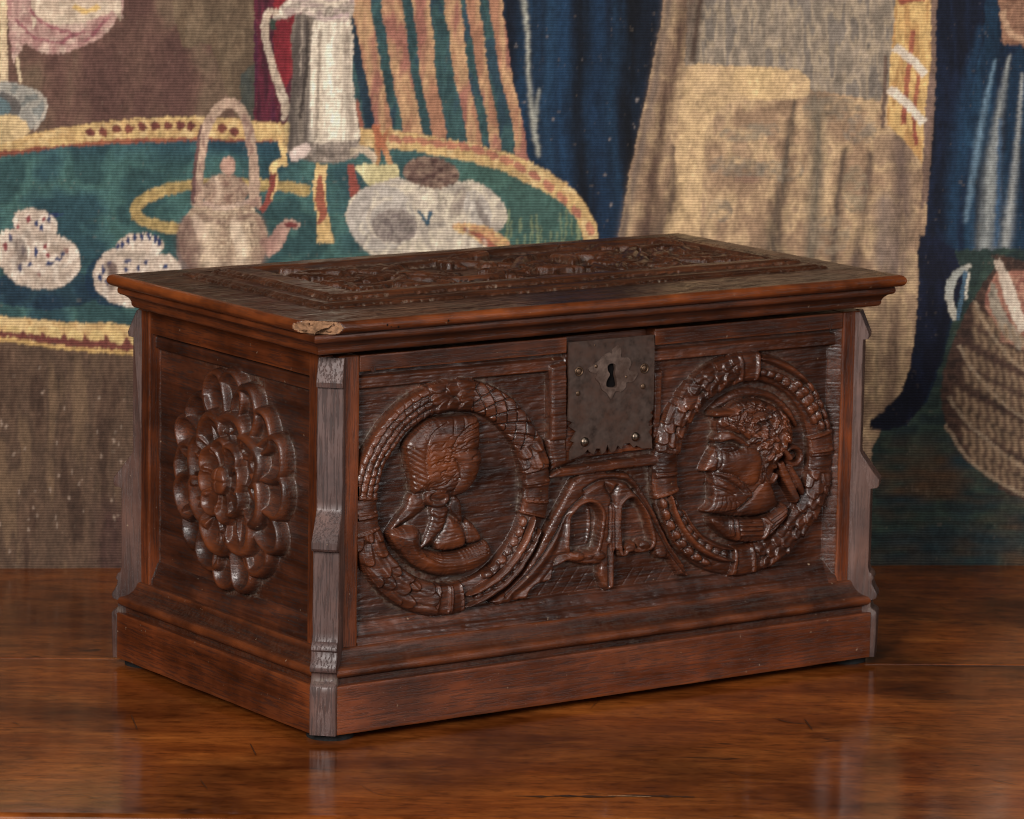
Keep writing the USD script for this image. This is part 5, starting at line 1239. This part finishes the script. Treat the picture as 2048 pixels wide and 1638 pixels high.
# right hand figure
m = region([(1886, -600), (2600, -600), (2600, 520), (1880, 560), (1850, 480), (1870, 200)]); paint(m, (10, 14, 28), (14, 24, 44), (10, 16, 32), fx=30, fy=200, seed=190)
m = region([(1990, -600), (2600, -600), (2600, 480), (2048, 496), (1960, 510), (1906, 520), (1900, 400), (1930, 220), (1968, 80)]); paint(m, (11, 27, 44), (16, 42, 62), (14, 35, 55), (22, 52, 74), fx=22, fy=200, seed=191)
for q, w, c, a in (([(1962, 60), (1930, 200), (1912, 340), (1904, 480)], (8, 18, 14), (20, 48, 72), .8), ([(2040, 40), (2006, 160), (1990, 300)], (10, 10), (14, 30, 54), .8), ([(1990, 120), (1964, 240), (1944, 360), (1930, 440)], (3, 8, 5), (96, 122, 138), .8), ([(2018, 110), (2002, 200), (1986, 300), (1978, 400), (1972, 490)], (3, 8, 14, 17), (140, 142, 136), .85),
                ([(2044, 150), (2032, 300), (2022, 400), (2010, 490)], (3, 7, 11), (142, 142, 136), .85), ([(2000, 240), (1996, 400), (1990, 490)], (4, 6), (40, 74, 104), .8), ([(1940, 300), (1925, 420), (1918, 500)], (6, 8), (12, 24, 46), .8)):
    soft(q, w, c, a)
m = region([(1840, 470), (1910, 500), (1926, 560), (1900, 640), (1880, 720), (1850, 800), (1810, 850), (1754, 862), (1740, 840), (1800, 790), (1826, 700), (1838, 560)], 2); paint(m, (9, 12, 28), (14, 20, 40), seed=192, fx=20, fy=60)
m = region([(1910, 500), (2600, 480), (2600, 1300), (1730, 1300), (1744, 900), (1760, 864), (1816, 850), (1856, 800), (1886, 720), (1906, 640), (1928, 560)]); paint(m, (32, 46, 42), (44, 60, 50), (28, 42, 42), fx=60, fy=40, seed=193)  # dark green and brown weave, deepened further to stand for shade
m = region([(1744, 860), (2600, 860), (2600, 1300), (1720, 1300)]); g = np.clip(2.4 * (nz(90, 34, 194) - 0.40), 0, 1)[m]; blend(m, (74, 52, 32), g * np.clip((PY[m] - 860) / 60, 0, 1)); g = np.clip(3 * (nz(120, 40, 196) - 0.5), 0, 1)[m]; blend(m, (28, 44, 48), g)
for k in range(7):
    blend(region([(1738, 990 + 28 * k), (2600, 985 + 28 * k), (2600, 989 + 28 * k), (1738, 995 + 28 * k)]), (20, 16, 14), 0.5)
stroke([(1942, 530), (1912, 550), (1898, 590), (1912, 640)], (8, 18, 12), (178, 170, 152), (140, 140, 130)); stroke([(1932, 540), (1924, 590), (1916, 640)], 8, (60, 86, 104)); stroke([(1938, 545), (1930, 600)], 5, (176, 168, 150))
m = region([(1998, -600), (2600, -600), (2600, 110), (2048, 92), (2016, 74), (2000, 30)], 2); paint(m, (112, 76, 56), (140, 100, 74), (126, 88, 66), seed=197, fx=14, fy=14)
stroke([(2004, 20), (2016, 60), (2048, 84)], 12, (168, 130, 98))
# basket
m = region([(1994, 530), (2048, 520), (2700, 700), (2600, 1100), (2048, 1000), (2000, 960), (1930, 920), (1890, 840), (1882, 780), (1900, 700), (1940, 610)], 2); paint(m, (62, 42, 34), (78, 54, 42), (52, 36, 30), fx=16, fy=12, seed=200)
m = region([(1985, 560), (2048, 540), (2500, 600), (2500, 760), (2048, 700), (2000, 660), (1970, 610)], 2); paint(m, (138, 88, 70), (160, 116, 92), (124, 76, 62), fx=14, fy=14, seed=201)
stroke([(1992, 520), (2010, 560), (2030, 620), (2048, 660)], (14, 26, 20), (190, 172, 150), (166, 146, 126)); stroke([(1986, 566), (1988, 600), (2010, 650), (2048, 692)], (10, 24, 26), (146, 132, 112), (122, 108, 92), fx=8, fy=8)
for k, q in enumerate(([(1950, 600), (1966, 640), (2000, 690), (2048, 740), (2300, 900)], [(1918, 690), (1946, 740), (1990, 790), (2048, 836), (2300, 1000)], [(1896, 792), (1930, 840), (1980, 886), (2048, 936), (2300, 1090)], [(1890, 850), (1940, 920), (2000, 964), (2048, 990)])):
    stroke(q, 8, (142, 120, 94), (120, 98, 76), fx=6, fy=6)
for r in range(8):                                     # the wicker
    ax, ay, bx, by = 1952 - 9 * r, 630 + 40 * r, 2300, 800 + 44 * r
    if r > 4: ax += 16 * (r - 4)
    for k in range(24):
        t = k / 23; x0, y0 = ax + (bx - ax) * t + 8 * (r % 2), ay + (by - ay) * t ** 0.9
        soft([(x0 - 3, y0 - 13), (x0 + 1, y0), (x0 + 2, y0 + 13)], (4.5, 5.5), (140, 112, 82), .85)
COL = ndi.gaussian_filter(COL, (0.7, 0.45, 0))
# every yarn takes the dye a little differently; slubs and faded ends
k = 1 + 0.20 * h1 + 0.22 * h2 + 0.28 * (fbm(np.stack([TU * 330, row * 0.35, TU * 0], -1), 2, 9) - 0.5) + 0.20 * (fbm(np.stack([TU * 46, TV * 60, TU * 0], -1), 3, 10) - 0.5) + 0.42 * (fbm(np.stack([TU * 130, TV * 210, TU * 0], -1), 3, 17) - 0.5)
COL = COL * k[..., None]
fade = np.clip((noise(np.stack([TU * 520, row * 0.93, TU * 0], -1), 14) - 0.91) / 0.08, 0, 1) * 0.14
COL = COL * (1 - fade[..., None]) + srgb(150, 128, 106) * fade[..., None]
lum = COL @ np.array([.2126, .7152, .0722])
COL = COL * 0.87 + 0.13 * lum[..., None] + 0.004                 # four centuries of fading
g3 = noise(np.stack([TU * 1000, TV * 330, TU * 0], -1), 31) - 0.5
COL = np.clip(COL * (1.45 * (1 + 0.34 * g3))[..., None], 0.004, 0.85)
pts = base.copy(); pts[..., 0] += tnor[0] * wave; pts[..., 1] += tnor[1] * wave
n, m = TU.shape
i = np.arange(n * m).reshape(n, m)
f = np.stack([i[:-1, :-1], i[:-1, 1:], i[1:, 1:], i[1:, :-1]], -1).reshape(-1, 4)
nn = np.cross(np.gradient(pts, axis=1), np.gradient(pts, axis=0)); nn /= np.linalg.norm(nn, axis=-1, keepdims=True)
tap_mat = usdkit.material(stage, L + 'woven_wool', {
    'a': ('attribute', {'attribute': 'yarn'}), 'tc': ('texture_coordinate', {}), 'sx': ('separate_xyz', {}),
    'dn': ('noise_texture', {'scale': 60.0, 'detail': 2.0}), 'dz': ('math', {'math_type': 'multiply_add', 'value2': 0.0012}),
    'rz': ('math', {'math_type': 'multiply', 'value2': 2 * math.pi / 0.0017}), 'rs': ('math', {'math_type': 'sine'}), 'ra': ('math', {'math_type': 'multiply_add', 'value2': 0.5, 'value3': 0.5}),
    'm': ('mapping', {'scale': (1500.0, 1500.0, 520.0)}), 'nz': ('noise_texture', {'scale': 1.0, 'detail': 2.0}), 'h': ('math', {'math_type': 'multiply_add', 'value2': 0.7}),
    'b': ('bump', {'strength': 0.9, 'distance': 0.0005}),
    'dk': ('map_range', {'range_type': 'linear', 'from_min': 0.0, 'from_max': 0.45, 'to_min': 0.80, 'to_max': 1.0, 'clamp': True}), 'cm': ('mix', {'mix_type': 'multiply', 'fac': 1.0}),
    'p': ('principled_bsdf', {'roughness': 0.95, 'specular_ior_level': 0.15, 'sheen_weight': 0.12, 'sheen_roughness': 0.5})},
    [('tc.object', 'sx.vector'), ('tc.object', 'dn.vector'), ('dn.fac', 'dz.value1'), ('sx.z', 'dz.value3'), ('dz.value', 'rz.value1'), ('rz.value', 'rs.value1'), ('rs.value', 'ra.value1'),
     ('tc.object', 'm.vector'), ('m.vector', 'nz.vector'), ('nz.fac', 'h.value1'), ('ra.value', 'h.value3'), ('h.value', 'b.height'), ('b.normal', 'p.normal'),
     ('ra.value', 'dk.value'), ('a.color', 'cm.color1'), ('dk.result', 'cm.color2'), ('cm.color', 'p.base_color')], surface='p.BSDF')
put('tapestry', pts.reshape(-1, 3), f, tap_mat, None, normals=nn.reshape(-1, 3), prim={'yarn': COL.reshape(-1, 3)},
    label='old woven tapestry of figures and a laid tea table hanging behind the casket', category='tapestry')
